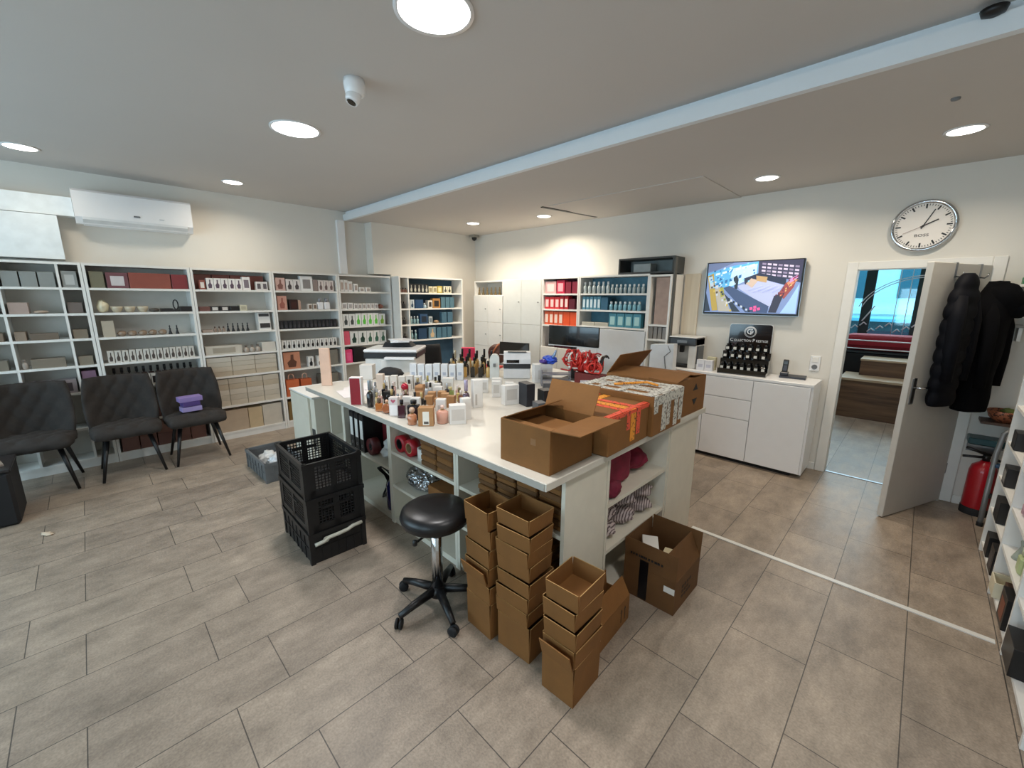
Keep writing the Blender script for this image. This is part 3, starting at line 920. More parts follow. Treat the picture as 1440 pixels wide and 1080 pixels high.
# ---------------------------------------------------------------- stool
st = thing('rolling_stool', 'black round rolling stool before the island', 'stool', (-1.72, 1.17, 0))
SEATM = mat('#0f0f12', 0.35, 0, 0.1, 30, 0.03)
obj('seat', MB().lathe([(0.02, 0.515), (0.165, 0.515), (0.182, 0.53), (0.187, 0.56), (0.18, 0.585), (0.155, 0.602), (0.08, 0.61), (0.002, 0.611)], 40), SEATM, st)
obj('seat_seam', MB().lathe([(0.183, 0.553), (0.1885, 0.557), (0.183, 0.561)], 40, cap=False), BLACKM, st)
obj('mount_plate', MB().cyl((0, 0, 0.49), 0.07, 0.025, 20), BLACKM, st)
obj('gas_piston', MB().cyl((0, 0, 0.36), 0.014, 0.135, 16), STEEL, st)
obj('column', MB().lathe([(0.03, 0.10), (0.03, 0.44), (0.02, 0.445)], 20), CHROME, st)
obj('collar', MB().lathe([(0.033, 0.43), (0.033, 0.455), (0.018, 0.46)], 20), BLACKM, st)
obj('lever', MB().tube([(0.02, -0.05, 0.48), (0.06, -0.17, 0.485)], 0.006).lathe([(0.002, 0), (0.012, 0.005), (0.012, 0.03), (0.002, 0.035)], 10, M=Matrix.Translation((0.06, -0.17, 0.47))), BLACK, st)
obj('hub', MB().lathe([(0.05, 0.07), (0.052, 0.1), (0.035, 0.125)], 20), BLACK, st)
for k in range(5):
    a = R(-90 + 72 * k)
    d_ = Vector((math.cos(a), math.sin(a), 0))
    lg = obj('leg', MB().tube([d_ * 0.03 + Vector((0, 0, 0.1)), d_ * 0.16 + Vector((0, 0, 0.085)), d_ * 0.245 + Vector((0, 0, 0.068))], 0.02, 10, rr=[0.026, 0.021, 0.016]), BLACK, st)
    cs = MB().cyl((0, 0, 0.045), 0.011, 0.03, 10, M=Matrix.Translation(d_ * 0.245))
    for o_ in (-0.019, 0.004):
        cs.lathe([(0.012, 0), (0.027, 0.002), (0.028, 0.012), (0.012, 0.015)], 18, M=Matrix.Translation(d_ * 0.25 + Vector((0, 0, 0.028))) @ Matrix.Rotation(a + 0.7, 4, 'Z') @ Matrix.Rotation(PI / 2, 4, 'X') @ Matrix.Translation((0, 0, o_)))
    obj('caster', cs, BLACKM, lg)

# ---------------------------------------------------------------- plastic crates
def crate(label, loc, rz, L_, W_, H_, m, group, clasp=None, dense=False):
    t = thing('plastic_crate', label, 'crate', loc, rz, group)
    hl, hw = L_ / 2, W_ / 2
    obj('floor_panel', MB().box(-hl + 0.01, hl - 0.01, -hw + 0.01, hw - 0.01, 0.0, 0.012), m, t)
    for sx in (-1, 1):
        for sy in (-1, 1):
            obj('corner_post', MB().box(sx * hl - (0.028 if sx > 0 else 0), sx * hl + (0.028 if sx < 0 else 0), sy * hw - (0.028 if sy > 0 else 0), sy * hw + (0.028 if sy < 0 else 0), 0.0, H_), m, t)
    rim = MB()
    rim.box(-hl - 0.004, hl + 0.004, -hw - 0.004, -hw + 0.014, H_ - 0.028, H_).box(-hl - 0.004, hl + 0.004, hw - 0.014, hw + 0.004, H_ - 0.028, H_)
    rim.box(-hl - 0.004, -hl + 0.014, -hw + 0.014, hw - 0.014, H_ - 0.028, H_).box(hl - 0.014, hl + 0.004, -hw + 0.014, hw - 0.014, H_ - 0.028, H_)
    obj('rim', rim, m, t)
    for ax, s in (('x', -1), ('x', 1), ('y', -1), ('y', 1)):
        g = MB()
        half = (hw if ax == 'x' else hl) - 0.028
        n = int(half * 2 / (0.02 if not dense else 0.02))
        def bar(a0, a1, z0, z1, th=0.004, off=0.006):
            if ax == 'x':
                x = s * (hl - off)
                g.box(min(x, x - s * th), max(x, x - s * th), a0, a1, z0, z1)
            else:
                y = s * (hw - off)
                g.box(a0, a1, min(y, y - s * th), max(y, y - s * th), z0, z1)
        if dense:
            bar(-half, half, 0.01, H_ - 0.03)
            for i in range(7):
                a = -half + 2 * half * i / 6
                bar(a - 0.004, a + 0.004, 0.01, H_ - 0.03, 0.004, 0.001)
            bar(-half, half, H_ * 0.45, H_ * 0.5, 0.004, 0.001)
        else:
            for i in range(n + 1):
                a = -half + 2 * half * i / n
                bar(a - 0.003, a + 0.003, 0.012, H_ - 0.03)
            z = 0.012
            while z < H_ - 0.035:
                bar(-half, half, z, z + 0.006)
                z += 0.019
            # solid ends and hand hold frame
            bar(-half, -half + 0.04, 0.012, H_ - 0.03, 0.005, 0.002)
            bar(half - 0.04, half, 0.012, H_ - 0.03, 0.005, 0.002)
            bar(-0.02, 0.02, 0.012, H_ - 0.03, 0.005, 0.002)
            bar(-half, half, 0.012, 0.05, 0.005, 0.002)
            bar(-0.085, 0.085, H_ - 0.085, H_ - 0.072, 0.008, 0.0)
        obj('side_wall', g, m, t)
    if clasp:
        c = MB()
        c.tube([(hl + 0.008, -0.155, H_ - 0.075), (hl + 0.010, -0.10, H_ - 0.07), (hl + 0.012, -0.07, H_ - 0.052), (hl + 0.012, 0.0, H_ - 0.05), (hl + 0.012, 0.055, H_ - 0.045), (hl + 0.012, 0.09, H_ - 0.032), (hl + 0.008, 0.155, H_ - 0.03)], 0.0125, 8)
        c.lathe([(0.004, -0.004), (0.02, 0.0), (0.018, 0.008)], 14, M=Matrix.Translation((hl + 0.008, -0.085, H_ - 0.06)) @ Matrix.Rotation(PI / 2, 4, 'Y'))
        obj('clasp', c, clasp, t)
    return t
CRM = mat('#111113', 0.45, 0, 0.1)
CR = 'black crates stacked before the island'
crate('bottom black crate with pale clasp bar', (-2.845, 0.985, 0.0), -0.03, 0.56, 0.37, 0.215, CRM, CR, mat('#b9b6a8', 0.5), True)
crate('middle black mesh crate of the black stack', (-2.845, 0.985, 0.216), -0.02, 0.56, 0.37, 0.235, CRM, CR)
crate('top black mesh crate standing open and empty', (-2.845, 0.985, 0.452), -0.03, 0.56, 0.37, 0.235, CRM, CR)
crate('low grey crate with plastic bags behind the black crates', (-4.40, 1.11, 0.0), 0.02, 0.60, 0.33, 0.19, mat('#626567', 0.5), None, None, True)
CLEARB = mat('#d8d8d6', 0.2, 0, 0.15, 10, 0.1)
tag(obj('plastic_bag', MB().blob(0.10, 0.09, 0.075, 0.4, 2.2, 4, 4), CLEARB, None, (-4.53, 1.10, 0.016)), 'crumpled clear plastic bag at left in grey crate', 'bag')
tag(obj('plastic_bag', MB().blob(0.095, 0.09, 0.095, 0.4, 2.4, 9, 4), mat('#c6c9cc', 0.25, 0, 0.15, 10), None, (-4.26, 1.11, 0.016)), 'whiter plastic bag at right in grey crate', 'bag')

# ---------------------------------------------------------------- cardboard
def flap(w, l, th=0.005):
    return MB().box(-w / 2, w / 2, -th / 2, th / 2, 0, l)
def carton(name, label, loc, rz, L_, W_, H_, flaps, m=KRAFT, group=None, cat='cardboard box', th=0.005, lean=(0, 0), inner=None):
    """open carton, centre at loc; flaps: dict side -> (angle outward from vertical, length)"""
    t = thing(name, label, cat, loc, rz, group)
    t.rotation_euler = (lean[0], lean[1], rz)
    hl, hw = L_ / 2, W_ / 2
    b = MB()
    b.box(-hl, hl, -hw, hw, 0, th)
    b.box(-hl, hl, -hw, -hw + th, th, H_).box(-hl, hl, hw - th, hw, th, H_)
    b.box(-hl, -hl + th, -hw + th, hw - th, th, H_).box(hl - th, hl, -hw + th, hw - th, th, H_)
    obj('body', b, m, t)
    for side, (ang, ln) in flaps.items():
        w = L_ if side in ('-y', '+y') else W_
        if side in ('-x', '+x'):
            w -= 2 * th
        f = obj('flap', flap(w, ln, th * 0.9), m, t)
        if side == '-y':
            f.location = (0, -hw + th / 2, H_); f.rotation_euler = (R(ang), 0, 0)
        elif side == '+y':
            f.location = (0, hw - th / 2, H_); f.rotation_euler = (-R(ang), 0, 0)
        elif side == '+x':
            f.location = (hl - th / 2, 0, H_); f.rotation_euler = (0, 0, PI / 2)
            f.rotation_mode = 'ZYX'
            f.matrix_local = Matrix.Translation((hl - th / 2, 0, H_)) @ Matrix.Rotation(R(ang), 4, 'Y') @ Matrix.Rotation(PI / 2, 4, 'Z')
        else:
            f.matrix_local = Matrix.Translation((-hl + th / 2, 0, H_)) @ Matrix.Rotation(-R(ang), 4, 'Y') @ Matrix.Rotation(PI / 2, 4, 'Z')
    return t

# nested towers of small kraft boxes on the floor
def tower(which, x, y, n, L_, W_, rz, ztop, h0, group, jit, flare=0):
    z = 0.0
    first = h0
    step = (ztop - first) / (n - 1)
    for i in range(n):
        top = i == n - 1
        hgt = first if i == 0 else step + 0.0
        pos = 'topmost open' if top else 'bottom' if i == 0 else ORD[n - 1 - i] + ' from top'
        lab = '%s kraft box in the %s' % (pos, which)
        t = thing('kraft_box', lab, 'cardboard box', (x + jit * math.sin(i * 2.1 + x * 9), y + jit * math.cos(i * 1.7), z), rz + 0.025 * math.sin(i * 3.3 + y * 5), group)
        s_ = 1.0 + 0.012 * math.sin(i * 2.7)
        l, w = L_ / 2 * s_, W_ / 2 * s_
        o_ = 0.005
        bot = 0.972 if i else 1.0
        th = 0.004
        b = MB()
        def wall(ax, s):
            # walls splay a little outward at the top where the next box is nested
            if ax == 'y':
                P = [(-l * bot, s * w * bot, 0.0), (l * bot, s * w * bot, 0.0), (l - 0.002, s * (w + o_), hgt), (-l + 0.002, s * (w + o_), hgt)]
                nn = Vector((0, -s * th, 0))
            else:
                P = [(s * l * bot, -w * bot, 0.0), (s * l * bot, w * bot, 0.0), (s * (l + o_), w - 0.002, hgt), (s * (l + o_), -w + 0.002, hgt)]
                nn = Vector((-s * th, 0, 0))
            P = [Vector(p) for p in P]
            Q = [p + nn for p in P]
            v = [b.bm.verts.new(p) for p in P + Q]
            for q in ((0, 1, 2, 3), (7, 6, 5, 4), (0, 4, 5, 1), (2, 6, 7, 3), (1, 5, 6, 2), (3, 7, 4, 0)):
                f = b.bm.faces.new([v[k] for k in q])
                f.material_index = 1 if q == (2, 6, 7, 3) else 0
        for ax in ('x', 'y'):
            for s in (-1, 1):
                wall(ax, s)
        b.box(-l * bot + 0.003, l * bot - 0.003, -w * bot + 0.003, w * bot - 0.003, 0.0 if i == 0 else -0.0, 0.004)
        obj('body', b, [KRAFT, KEDGE], t)
        if flare and i == flare:
            f = obj('flap', flap(L_ * 0.96, 0.085), KRAFT, t)
            f.matrix_local = Matrix.Translation((0, -w - o_ - 0.004, hgt - 0.09)) @ Matrix.Rotation(R(16), 4, 'X')
        z += hgt + 0.0005
tower('left tower beside the stool', -1.413, 1.285, 6, 0.183, 0.165, -0.03, 0.70, 0.20, 'left tower of kraft boxes', 0.004, 2)
tower('tall middle tower', -1.20, 1.315, 8, 0.20, 0.175, 0.05, 0.735, 0.19, 'middle tower of kraft boxes', 0.005)
tower('short front tower', -0.895, 1.30, 5, 0.165, 0.205, 0.03, 0.545, 0.20, 'short tower of kraft boxes', 0.005, 1)

# opened box behind the short tower
b_ = carton('kraft_box', 'open kraft box lying behind the short front tower', (-0.965, 1.66, 0.0), 0.06, 0.14, 0.34, 0.15, {'+x': (-28, 0.10), '-y': (12, 0.05), '-x': (6, 0.08)})
ar = MB()
for x in (-0.02, 0.02):
    ar.box(0.0702, 0.0708, 0.10 + x - 0.004, 0.10 + x + 0.004, 0.03, 0.09)
    ar.prism([(0.10 + x - 0.011, 0.09), (0.10 + x + 0.011, 0.09), (0.10 + x, 0.11)], 'x', 0.0702, 0.0708)
obj('printed_arrows', ar, mat('#3a2a1c', 0.8), b_)
# parcel box on the floor by the end unit
E_ = carton('parcel_box', 'brown parcel box with black tape strip standing open on the floor', (-0.892, 2.19, 0.0), 0.01, 0.305, 0.35, 0.20,
            {'-y': (-3, 0.15), '+y': (4, 0.15), '-x': (3, 0.14), '+x': (-24, 0.15)}, KRAFTD)
obj('black_tape', MB().box(-0.055, -0.005, -0.1795, -0.1765, 0.01, 0.25), mat('#0b0b10', 0.3), E_)
obj('address_label', MB().box(0.09, 0.15, -0.1785, -0.1765, 0.125, 0.16), WHITE, E_)
pr = MB()
random.seed(3)
xx = -0.115
while xx < 0.07:
    w_ = random.uniform(0.006, 0.016)
    pr.box(xx, xx + w_, -0.1792, -0.1772, 0.264, 0.276)
    xx += w_ + random.choice((0.003, 0.003, 0.008))
obj('printed_line', pr, BLACKM, E_)
pr = MB()
for k in range(3):
    for j in range(4 - (k == 1)):
        pr.box(0.1532, 0.1538, -0.08 + j * 0.035, -0.055 + j * 0.035, 0.06 + k * 0.03, 0.078 + k * 0.03)
obj('printed_block', pr, mat('#3a2a1c', 0.8), E_)
tag(obj('white_carton', MB().box(-0.045, 0.045, -0.07, 0.07, 0, 0.275, bev=0.002), WHITE, None, (-0.965, 2.17, 0.006), 0.5), 'white carton sticking up inside the brown parcel box', 'box')
tag(obj('cream_carton', MB().box(-0.03, 0.03, -0.05, 0.05, 0, 0.235, bev=0.002), mat('#d6c9a5', 0.6), None, (-0.865, 2.20, 0.006), 0.2), 'cream carton beside the white one in the parcel box', 'box')
tag(obj('black_carton', MB().box(-0.015, 0.015, -0.08, 0.08, 0, 0.19, bev=0.002), BLACK, None, (-0.795, 2.19, 0.006), 0.02), 'thin black carton at the right inside the parcel box', 'box')

# boxes on the worktop corner
ZT = 0.931
F_ = carton('packing_box', 'big open kraft box on the near corner of the worktop', (-1.225, 1.495, ZT), 0.02, 0.30, 0.34, 0.205,
            {'+x': (86, 0.155), '+y': (22, 0.15), '-y': (-84, 0.03), '-x': (-66, 0.12)})
obj('faded_print', MB().box(0.04, 0.07, -0.1707, -0.1702, 0.12, 0.15), mat('#8a6440', 0.8), F_)
tag(obj('cardboard_sheet', MB().box(-0.135, 0.135, -0.11, 0.11, 0, 0.004), KRAFT, None, (-1.225, 1.48, ZT + 0.17)), 'loose cardboard sheet lying inside the big open box', 'cardboard')
def taped(t, L_, W_, H_, m, strips):
    """tape strips laid over the top and down the +x side: (along, centre, width, drop)"""
    for k, (kind, c, w, drop) in enumerate(strips):
        b = MB()
        if kind == 'over':      # runs across the top along x and drops on +x
            b.box(-L_ / 2, L_ / 2 + 0.0015, c - w / 2, c + w / 2, H_, H_ + 0.0015 + 0.0004 * k)
            b.box(L_ / 2, L_ / 2 + 0.0015 + 0.0004 * k, c - w / 2, c + w / 2, H_ - drop, H_)
        elif kind == 'top':     # runs along y on the top
            b.box(c - w / 2, c + w / 2, -W_ / 2, W_ / 2, H_, H_ + 0.0016 + 0.0004 * k)
        else:                   # along the top edge on the +x side
            b.box(L_ / 2, L_ / 2 + 0.001 + 0.0004 * k, -W_ / 2, W_ / 2, H_ - w, H_ + 0.001)
        obj('tape', b, m[k % len(m)], t)
G_ = thing('taped_box', 'closed kraft box with orange printed tape on the worktop', 'cardboard box', (-1.215, 1.905, ZT), 0.03)
obj('body', MB().box(-0.205, 0.205, -0.215, 0.215, 0, 0.20, bev=0.006), KRAFT, G_)
taped(G_, 0.41, 0.43, 0.2, [ORANGE_TAPE, AMBER_TAPE, ORANGE_TAPE, AMBER_TAPE, ORANGE_TAPE, ORANGE_TAPE, ORANGE_TAPE],
      [('over', -0.02, 0.035, 0.10), ('over', 0.03, 0.05, 0.17), ('over', 0.09, 0.04, 0.145), ('top', -0.06, 0.045, 0), ('edge', 0, 0.018, 0), ('top', -0.12, 0.03, 0), ('top', 0.185, 0.03, 0)])
H_ = thing('taped_box', 'kraft box wrapped in white printed tape on the worktop', 'cardboard box', (-1.255, 2.335, ZT), 0.01)
obj('body', MB().box(-0.26, 0.26, -0.20, 0.20, 0, 0.235, bev=0.006), KRAFT, H_)
taped(H_, 0.52, 0.40, 0.235, [KRAFT_TAPE], [('over', -0.17, 0.05, 0.10), ('over', -0.06, 0.06, 0.22), ('over', 0.0, 0.04, 0.2), ('over', 0.10, 0.05, 0.22), ('over', 0.17, 0.05, 0.2), ('edge', 0, 0.055, 0), ('top', -0.22, 0.05, 0), ('top', -0.12, 0.03, 0), ('top', 0.03, 0.04, 0), ('top', 0.22, 0.06, 0)])
obj('loose_tape', MB().tube([(-0.05, -0.1, 0.25), (0.02, 0.0, 0.252), (0.08, 0.07, 0.255), (0.16, 0.05, 0.25)], 0.008, 6), AMBER_TAPE, H_)
I_ = carton('packing_box', 'kraft box with black arrows and raised flap at the far island corner', (-1.30, 2.79, ZT), -0.02, 0.52, 0.46, 0.245,
            {'-x': (-35, 0.17), '+x': (-88, 0.2), '+y': (-84, 0.22), '-y': (-80, 0.2)})
ar = MB()
ar.prism([(0.02, 0.16), (0.10, 0.16), (0.065, 0.205)], 'x', 0.2605, 0.2612).prism([(0.02, 0.10), (0.10, 0.10), (0.058, 0.055)], 'x', 0.2605, 0.2612)
obj('printed_arrows', ar, BLACKM, I_)

# ============================================================ GOODS
_K = {}
def item_mesh(kind, w, d, h, cols):
    key = (kind, round(w, 3), round(d, 3), round(h, 3), cols)
    if key in _K:
        return _K[key]
    b = MB()
    ms = [mat(c, 0.4) for c in cols]
    hw = w / 2
    if kind == 'box':
        b.box(-hw, hw, 0, d, 0, h, bev=min(0.002, w * 0.05))
    elif kind == 'motif':      # carton with a printed front panel
        b.box(-hw, hw, 0, d, 0, h, bev=0.0015)
        b.box(-hw * 0.62, hw * 0.62, -0.0008, 0.001, h * 0.16, h * 0.78, 1)
    elif kind == 'halfmotif':  # carton with a printed silhouette
        b.box(-hw, hw, 0, d, 0, h, bev=0.0015)
        P = [(-hw * .45, h * .12), (hw * .4, h * .12), (hw * .55, h * .42), (hw * .2, h * .58), (hw * .22, h * .86), (-hw * .12, h * .86), (-hw * .18, h * .56), (-hw * .6, h * .4)]
        b.prism(P, 'y', -0.0008, 0.001, 1)
    elif kind == 'bottle':     # square shouldered bottle with cap
        b.box(-hw, hw, 0, d, 0, h * 0.66, 0, bev=w * 0.12)
        b.lathe([(w * 0.16, h * 0.66), (w * 0.16, h * 0.72)], 12, 1, (0, d / 2, 0))
        b.lathe([(w * 0.27, h * 0.72), (w * 0.27, h)], 14, 1, (0, d / 2, 0))
    elif kind == 'round':      # round bottle with ball cap
        b.lathe([(hw * 0.7, 0), (hw, h * 0.12), (hw, h * 0.48), (hw * 0.6, h * 0.64), (hw * 0.3, h * 0.68), (hw * 0.3, h * 0.72)], 18, 0, (0, hw, 0))
        b.lathe([(hw * 0.3, h * 0.72), (hw * 0.48, h * 0.8), (hw * 0.45, h * 0.94), (hw * 0.15, h)], 14, 1, (0, hw, 0))
    elif kind == 'slim':       # tall spray
        b.lathe([(hw, 0), (hw, h * 0.6), (hw * 0.5, h * 0.68), (hw * 0.42, h * 0.72)], 16, 0, (0, hw, 0))
        b.lathe([(hw * 0.62, h * 0.72), (hw * 0.62, h * 0.97), (hw * 0.5, h)], 14, 1, (0, hw, 0))
    elif kind == 'bowl':
        b.lathe([(hw * 0.5, 0), (hw * 0.9, h * 0.5), (hw, h), (hw * 0.92, h), (hw * 0.8, h * 0.5), (hw * 0.4, h * 0.15)], 20, 0, (0, hw, 0))
    elif kind == 'pouch':
        b.blob(hw, d / 2, h / 2, 0.22, 1.6, int(w * 1000), 3, 0, (0, d / 2, 0))
    elif kind == 'figure':
        b.lathe([(hw, 0), (hw * 0.9, h * 0.1), (hw * 0.4, h * 0.45), (hw * 0.55, h * 0.62), (hw * 0.25, h * 0.74), (hw * 0.42, h * 0.86), (hw * 0.1, h)], 14, 0, (0, hw, 0))
    elif kind == 'bag':        # soft shopping bag with handle
        b.prism([(-hw, 0), (hw, 0), (hw * 0.96, h * 0.75), (-hw * 0.96, h * 0.75)], 'y', 0, d)
        b.tube([(-hw * .45, d * .5, h * .74), (-hw * .35, d * .5, h * .95), (0, d * .5, h), (hw * .35, d * .5, h * .95), (hw * .45, d * .5, h * .74)], 0.006, 6, 1)
    elif kind == 'tray':
        b.box(-hw, hw, 0, d, 0, 0.006).box(-hw, hw, 0, 0.006, 0.006, h).box(-hw, hw, d - 0.006, d, 0.006, h).box(-hw, -hw + 0.006, 0.006, d - 0.006, 0.006, h).box(hw - 0.006, hw, 0.006, d - 0.006, 0.006, h)
    elif kind == 'ring':
        b.box(-hw, hw, 0, d, 0, h * 0.2)
        b.tube([(hw * .7 * math.cos(a), d / 2, h * 0.6 + h * 0.4 * math.sin(a)) for a in [2 * PI * k / 16 for k in range(17)]], 0.006, 6)
    elif kind == 'glass':
        b.lathe([(hw * 0.6, 0), (hw * 0.6, h * 0.04), (hw * 0.12, h * 0.1), (hw * 0.12, h * 0.45), (hw, h * 0.6), (hw * 0.9, h)], 14, 0, (0, hw, 0), cap=False)
    me = b.mesh(kind, ms if len(ms) > 1 or kind not in ('motif', 'halfmotif', 'bottle', 'round', 'slim', 'bag') else ms + [ms[0]])
    _K[key] = me
    return me


def put(kind, cols, w, d, h, loc, rz, name, label, cat, group=None):
    cols = cols if isinstance(cols, tuple) else (cols,)
    o = bpy.data.objects.new(name, item_mesh(kind, w, d, h, cols))
    COL.objects.link(o)
    o.location = loc
    o.rotation_euler = (0, 0, rz)
    return tag(o, label, cat, group)


def shelf_row(side, u, z, where, specs, off=0.02, front=None, group=None):
    """lay goods along a shelf from left to right; spec = (n, kind, colours, w, d, h, gap, name, description, category)"""
    for n, kind, cols, w, d, h, gap, name, desc, cat in specs:
        for i in range(n):
            uu = u + w / 2
            loc = ((XF if front is None else front) - off, uu, z + 0.0005) if side == 'L' else (uu, (YF if front is None else front) + off, z + 0.0005)
            lab = ('%s, %s' % (desc, where)) if n == 1 else '%s %s, %s' % (ordl(i, n), desc, where)
            jit = 0.02 * math.sin(i * 2.3 + uu * 17)
            put(kind, cols, w, d, h, loc, (PI / 2 if side == 'L' else 0) + jit, name, lab, cat, ('%ss, %s' % (desc, where)) if n > 1 else group)
            u += w + gap
    return u


# ---- bookcase behind the dark armchair (y -0.78 .. 0.035)
W = 'armchair bookcase'
shelf_row('L', -0.74, 1.77, 'top shelf of ' + W, [(1, 'box', '#8d8f8c', 0.19, 0.15, 0.13, 0.04, 'clear_case', 'left clear grey case', 'case')])
shelf_row('L', -0.475, 1.77, 'top shelf of ' + W, [(3, 'box', '#8a8d8a', 0.10, 0.15, 0.135, 0.01, 'clear_case', 'clear grey case in middle bay', 'case')])
shelf_row('L', -0.11, 1.77, 'top shelf of ' + W, [(1, 'motif', ('#8d8f8c', '#b5b5b2'), 0.10, 0.15, 0.15, 0.02, 'clear_case', 'right clear case with pale contents', 'case')])
shelf_row('L', -0.74, 1.53, 'second shelf of ' + W, [(1, 'box', '#6f4440', 0.2, 0.18, 0.07, 0.01, 'brown_box', 'flat red brown box', 'box')])
shelf_row('L', -0.475, 1.53, 'second shelf of ' + W, [(1, 'box', '#a99389', 0.12, 0.16, 0.10, 0.02, 'pinkish_box', 'pinkish box', 'box'), (1, 'pouch', '#b5a291', 0.10, 0.10, 0.03, 0.03, 'cloth', 'small crumpled cloth', 'cloth')])
shelf_row('L', -0.11, 1.53, 'second shelf of ' + W, [(1, 'box', '#6e625c', 0.10, 0.16, 0.10, 0.02, 'grey_brown_box', 'grey brown box at right', 'box')])
shelf_row('L', -0.74, 1.29, 'third shelf of ' + W, [(2, 'box', '#7e6c5b', 0.09, 0.15, 0.075, 0.02, 'tan_carton', 'tan carton', 'box')])
shelf_row('L', -0.475, 1.29, 'third shelf of ' + W, [(1, 'box', '#8a7868', 0.07, 0.14, 0.08, 0.02, 'tan_pack', 'pale tan pack in middle bay', 'pack'), (1, 'box', '#6d6053', 0.18, 0.14, 0.06, 0.02, 'brown_pack', 'long brown pack in middle bay', 'pack')])
shelf_row('L', -0.11, 1.29, 'third shelf of ' + W, [(1, 'box', '#7d705f', 0.10, 0.15, 0.085, 0.02, 'tan_pack', 'tan pack at right', 'pack')])
shelf_row('L', -0.74, 1.03, 'fourth shelf of ' + W, [(1, 'box', '#7c7365', 0.19, 0.15, 0.09, 0.02, 'grey_carton', 'grey tan carton at left', 'box')])
shelf_row('L', -0.475, 1.03, 'fourth shelf of ' + W, [(1, 'round', ('#aaa198', '#8a8178'), 0.04, 0.04, 0.09, 0.02, 'small_jar', 'small pale jar', 'jar'), (1, 'box', '#7f7567', 0.22, 0.15, 0.085, 0.0, 'grey_carton', 'wide grey tan carton in middle bay', 'box')])
shelf_row('L', -0.11, 1.03, 'fourth shelf of ' + W, [(1, 'box', '#837969', 0.10, 0.15, 0.085, 0.0, 'grey_carton', 'narrow grey tan carton at right', 'box')])
shelf_row('L', -0.74, 0.77, 'fifth shelf of ' + W, [(1, 'box', '#8d7f80', 0.17, 0.15, 0.12, 0.0, 'mauve_box', 'mauve box at left', 'box')])
shelf_row('L', -0.475, 0.77, 'fifth shelf of ' + W, [(2, 'motif', ('#9b9092', '#4a4246'), 0.155, 0.15, 0.13, 0.01, 'mauve_box', 'mauve printed box', 'box')])
shelf_row('L', -0.11, 0.77, 'fifth shelf of ' + W, [(1, 'box', '#7d5f72', 0.10, 0.15, 0.20, 0.0, 'purple_box', 'purple box with dark side', 'box')])
shelf_row('L', -0.74, 0.41, 'lower shelf of ' + W, [(1, 'box', '#3a302d', 0.2, 0.15, 0.2, 0.01, 'dark_box', 'dark box at lower left', 'box')])

# ---- bookcase behind the two tufted chairs (0.035 .. 0.862)
W = 'chairs bookcase'
shelf_row('L', 0.075, 1.77, 'top shelf of ' + W, [
    (1, 'box', '#75715d', 0.10, 0.2, 0.155, 0.015, 'olive_box', 'olive grey box', 'box'),
    (1, 'motif', ('#6f454a', '#c9c2c2'), 0.16, 0.2, 0.15, 0.006, 'wine_box', 'wine coloured box with white tag', 'box'),
    (1, 'box', '#8c4a3e', 0.33, 0.2, 0.155, 0.008, 'red_box', 'wide brick red box', 'box'),
    (1, 'box', '#7d3034', 0.135, 0.2, 0.15, 0.0, 'red_box', 'dark red box at right', 'box')])
shelf_row('L', 0.085, 1.53, 'second shelf of ' + W, [
    (1, 'pouch', '#d8d0b4', 0.09, 0.10, 0.12, 0.006, 'cream_pouch', 'cream pouch', 'pouch'),
    (3, 'bowl', ('#b9ae98',), 0.095, 0.095, 0.06, 0.004, 'bowl', 'cream bowl', 'bowl'),
    (1, 'pouch', '#4a453f', 0.08, 0.07, 0.04, 0.012, 'dark_cloth', 'small dark cloth', 'cloth'),
    (1, 'tray', '#1b1a1b', 0.10, 0.12, 0.035, 0.0, 'black_tray', 'black tray', 'tray'),
    (1, 'ring', '#171617', 0.06, 0.06, 0.125, 0.002, 'ring_stand', 'black ring stand', 'stand'),
    (1, 'box', '#1d1b1c', 0.10, 0.14, 0.055, 0.0, 'black_case', 'long black case', 'case')])
shelf_row('L', 0.095, 1.29, 'third shelf of ' + W, [
    (1, 'box', '#b3a896', 0.09, 0.12, 0.16, 0.01, 'clear_pouch_box', 'tall pale grey box', 'box'),
    (5, 'pouch', '#8a7765', 0.075, 0.09, 0.055, 0.006, 'tan_pack', 'soft tan pack', 'pack'),
    (2, 'figure', '#141212', 0.035, 0.035, 0.10, 0.025, 'figurine', 'small black figurine', 'figurine')])
shelf_row('L', 0.095, 1.03, 'fourth shelf of ' + W, [
    (13, 'halfmotif', ('#c9c5bd', '#4b423e'), 0.048, 0.09, 0.12, 0.0065, 'perfume_box', 'white box with dark print', 'perfume box')])
shelf_row('L', 0.085, 0.77, 'front of fifth shelf, ' + W, [
    (14, 'motif', ('#d5d1ca', '#2b2726'), 0.046, 0.07, 0.115, 0.006, 'sample_box', 'small white box with dark dot', 'sample box')])
shelf_row('L', 0.10, 0.77, 'back of fifth shelf, ' + W, [
    (12, 'bottle', ('#3d231d', '#141011'), 0.045, 0.045, 0.19, 0.013, 'dark_bottle', 'dark brown bottle', 'bottle')], off=0.12)
shelf_row('L', 0.075, 0.41, 'sixth shelf, ' + W, [(4, 'box', '#5f3d37', 0.17, 0.2, 0.24, 0.012, 'maroon_box', 'maroon box', 'box')])
for k in range(2):
    shelf_row('L', 0.075, 0.09 + 0.135 * k, ('lower' if k == 0 else 'upper') + ' layer at bottom, ' + W, [(5, 'box', ('#6e4a41', '#7b564a')[k], 0.138, 0.2, 0.134, 0.008, 'brick_red_box', 'brick red box', 'box')])

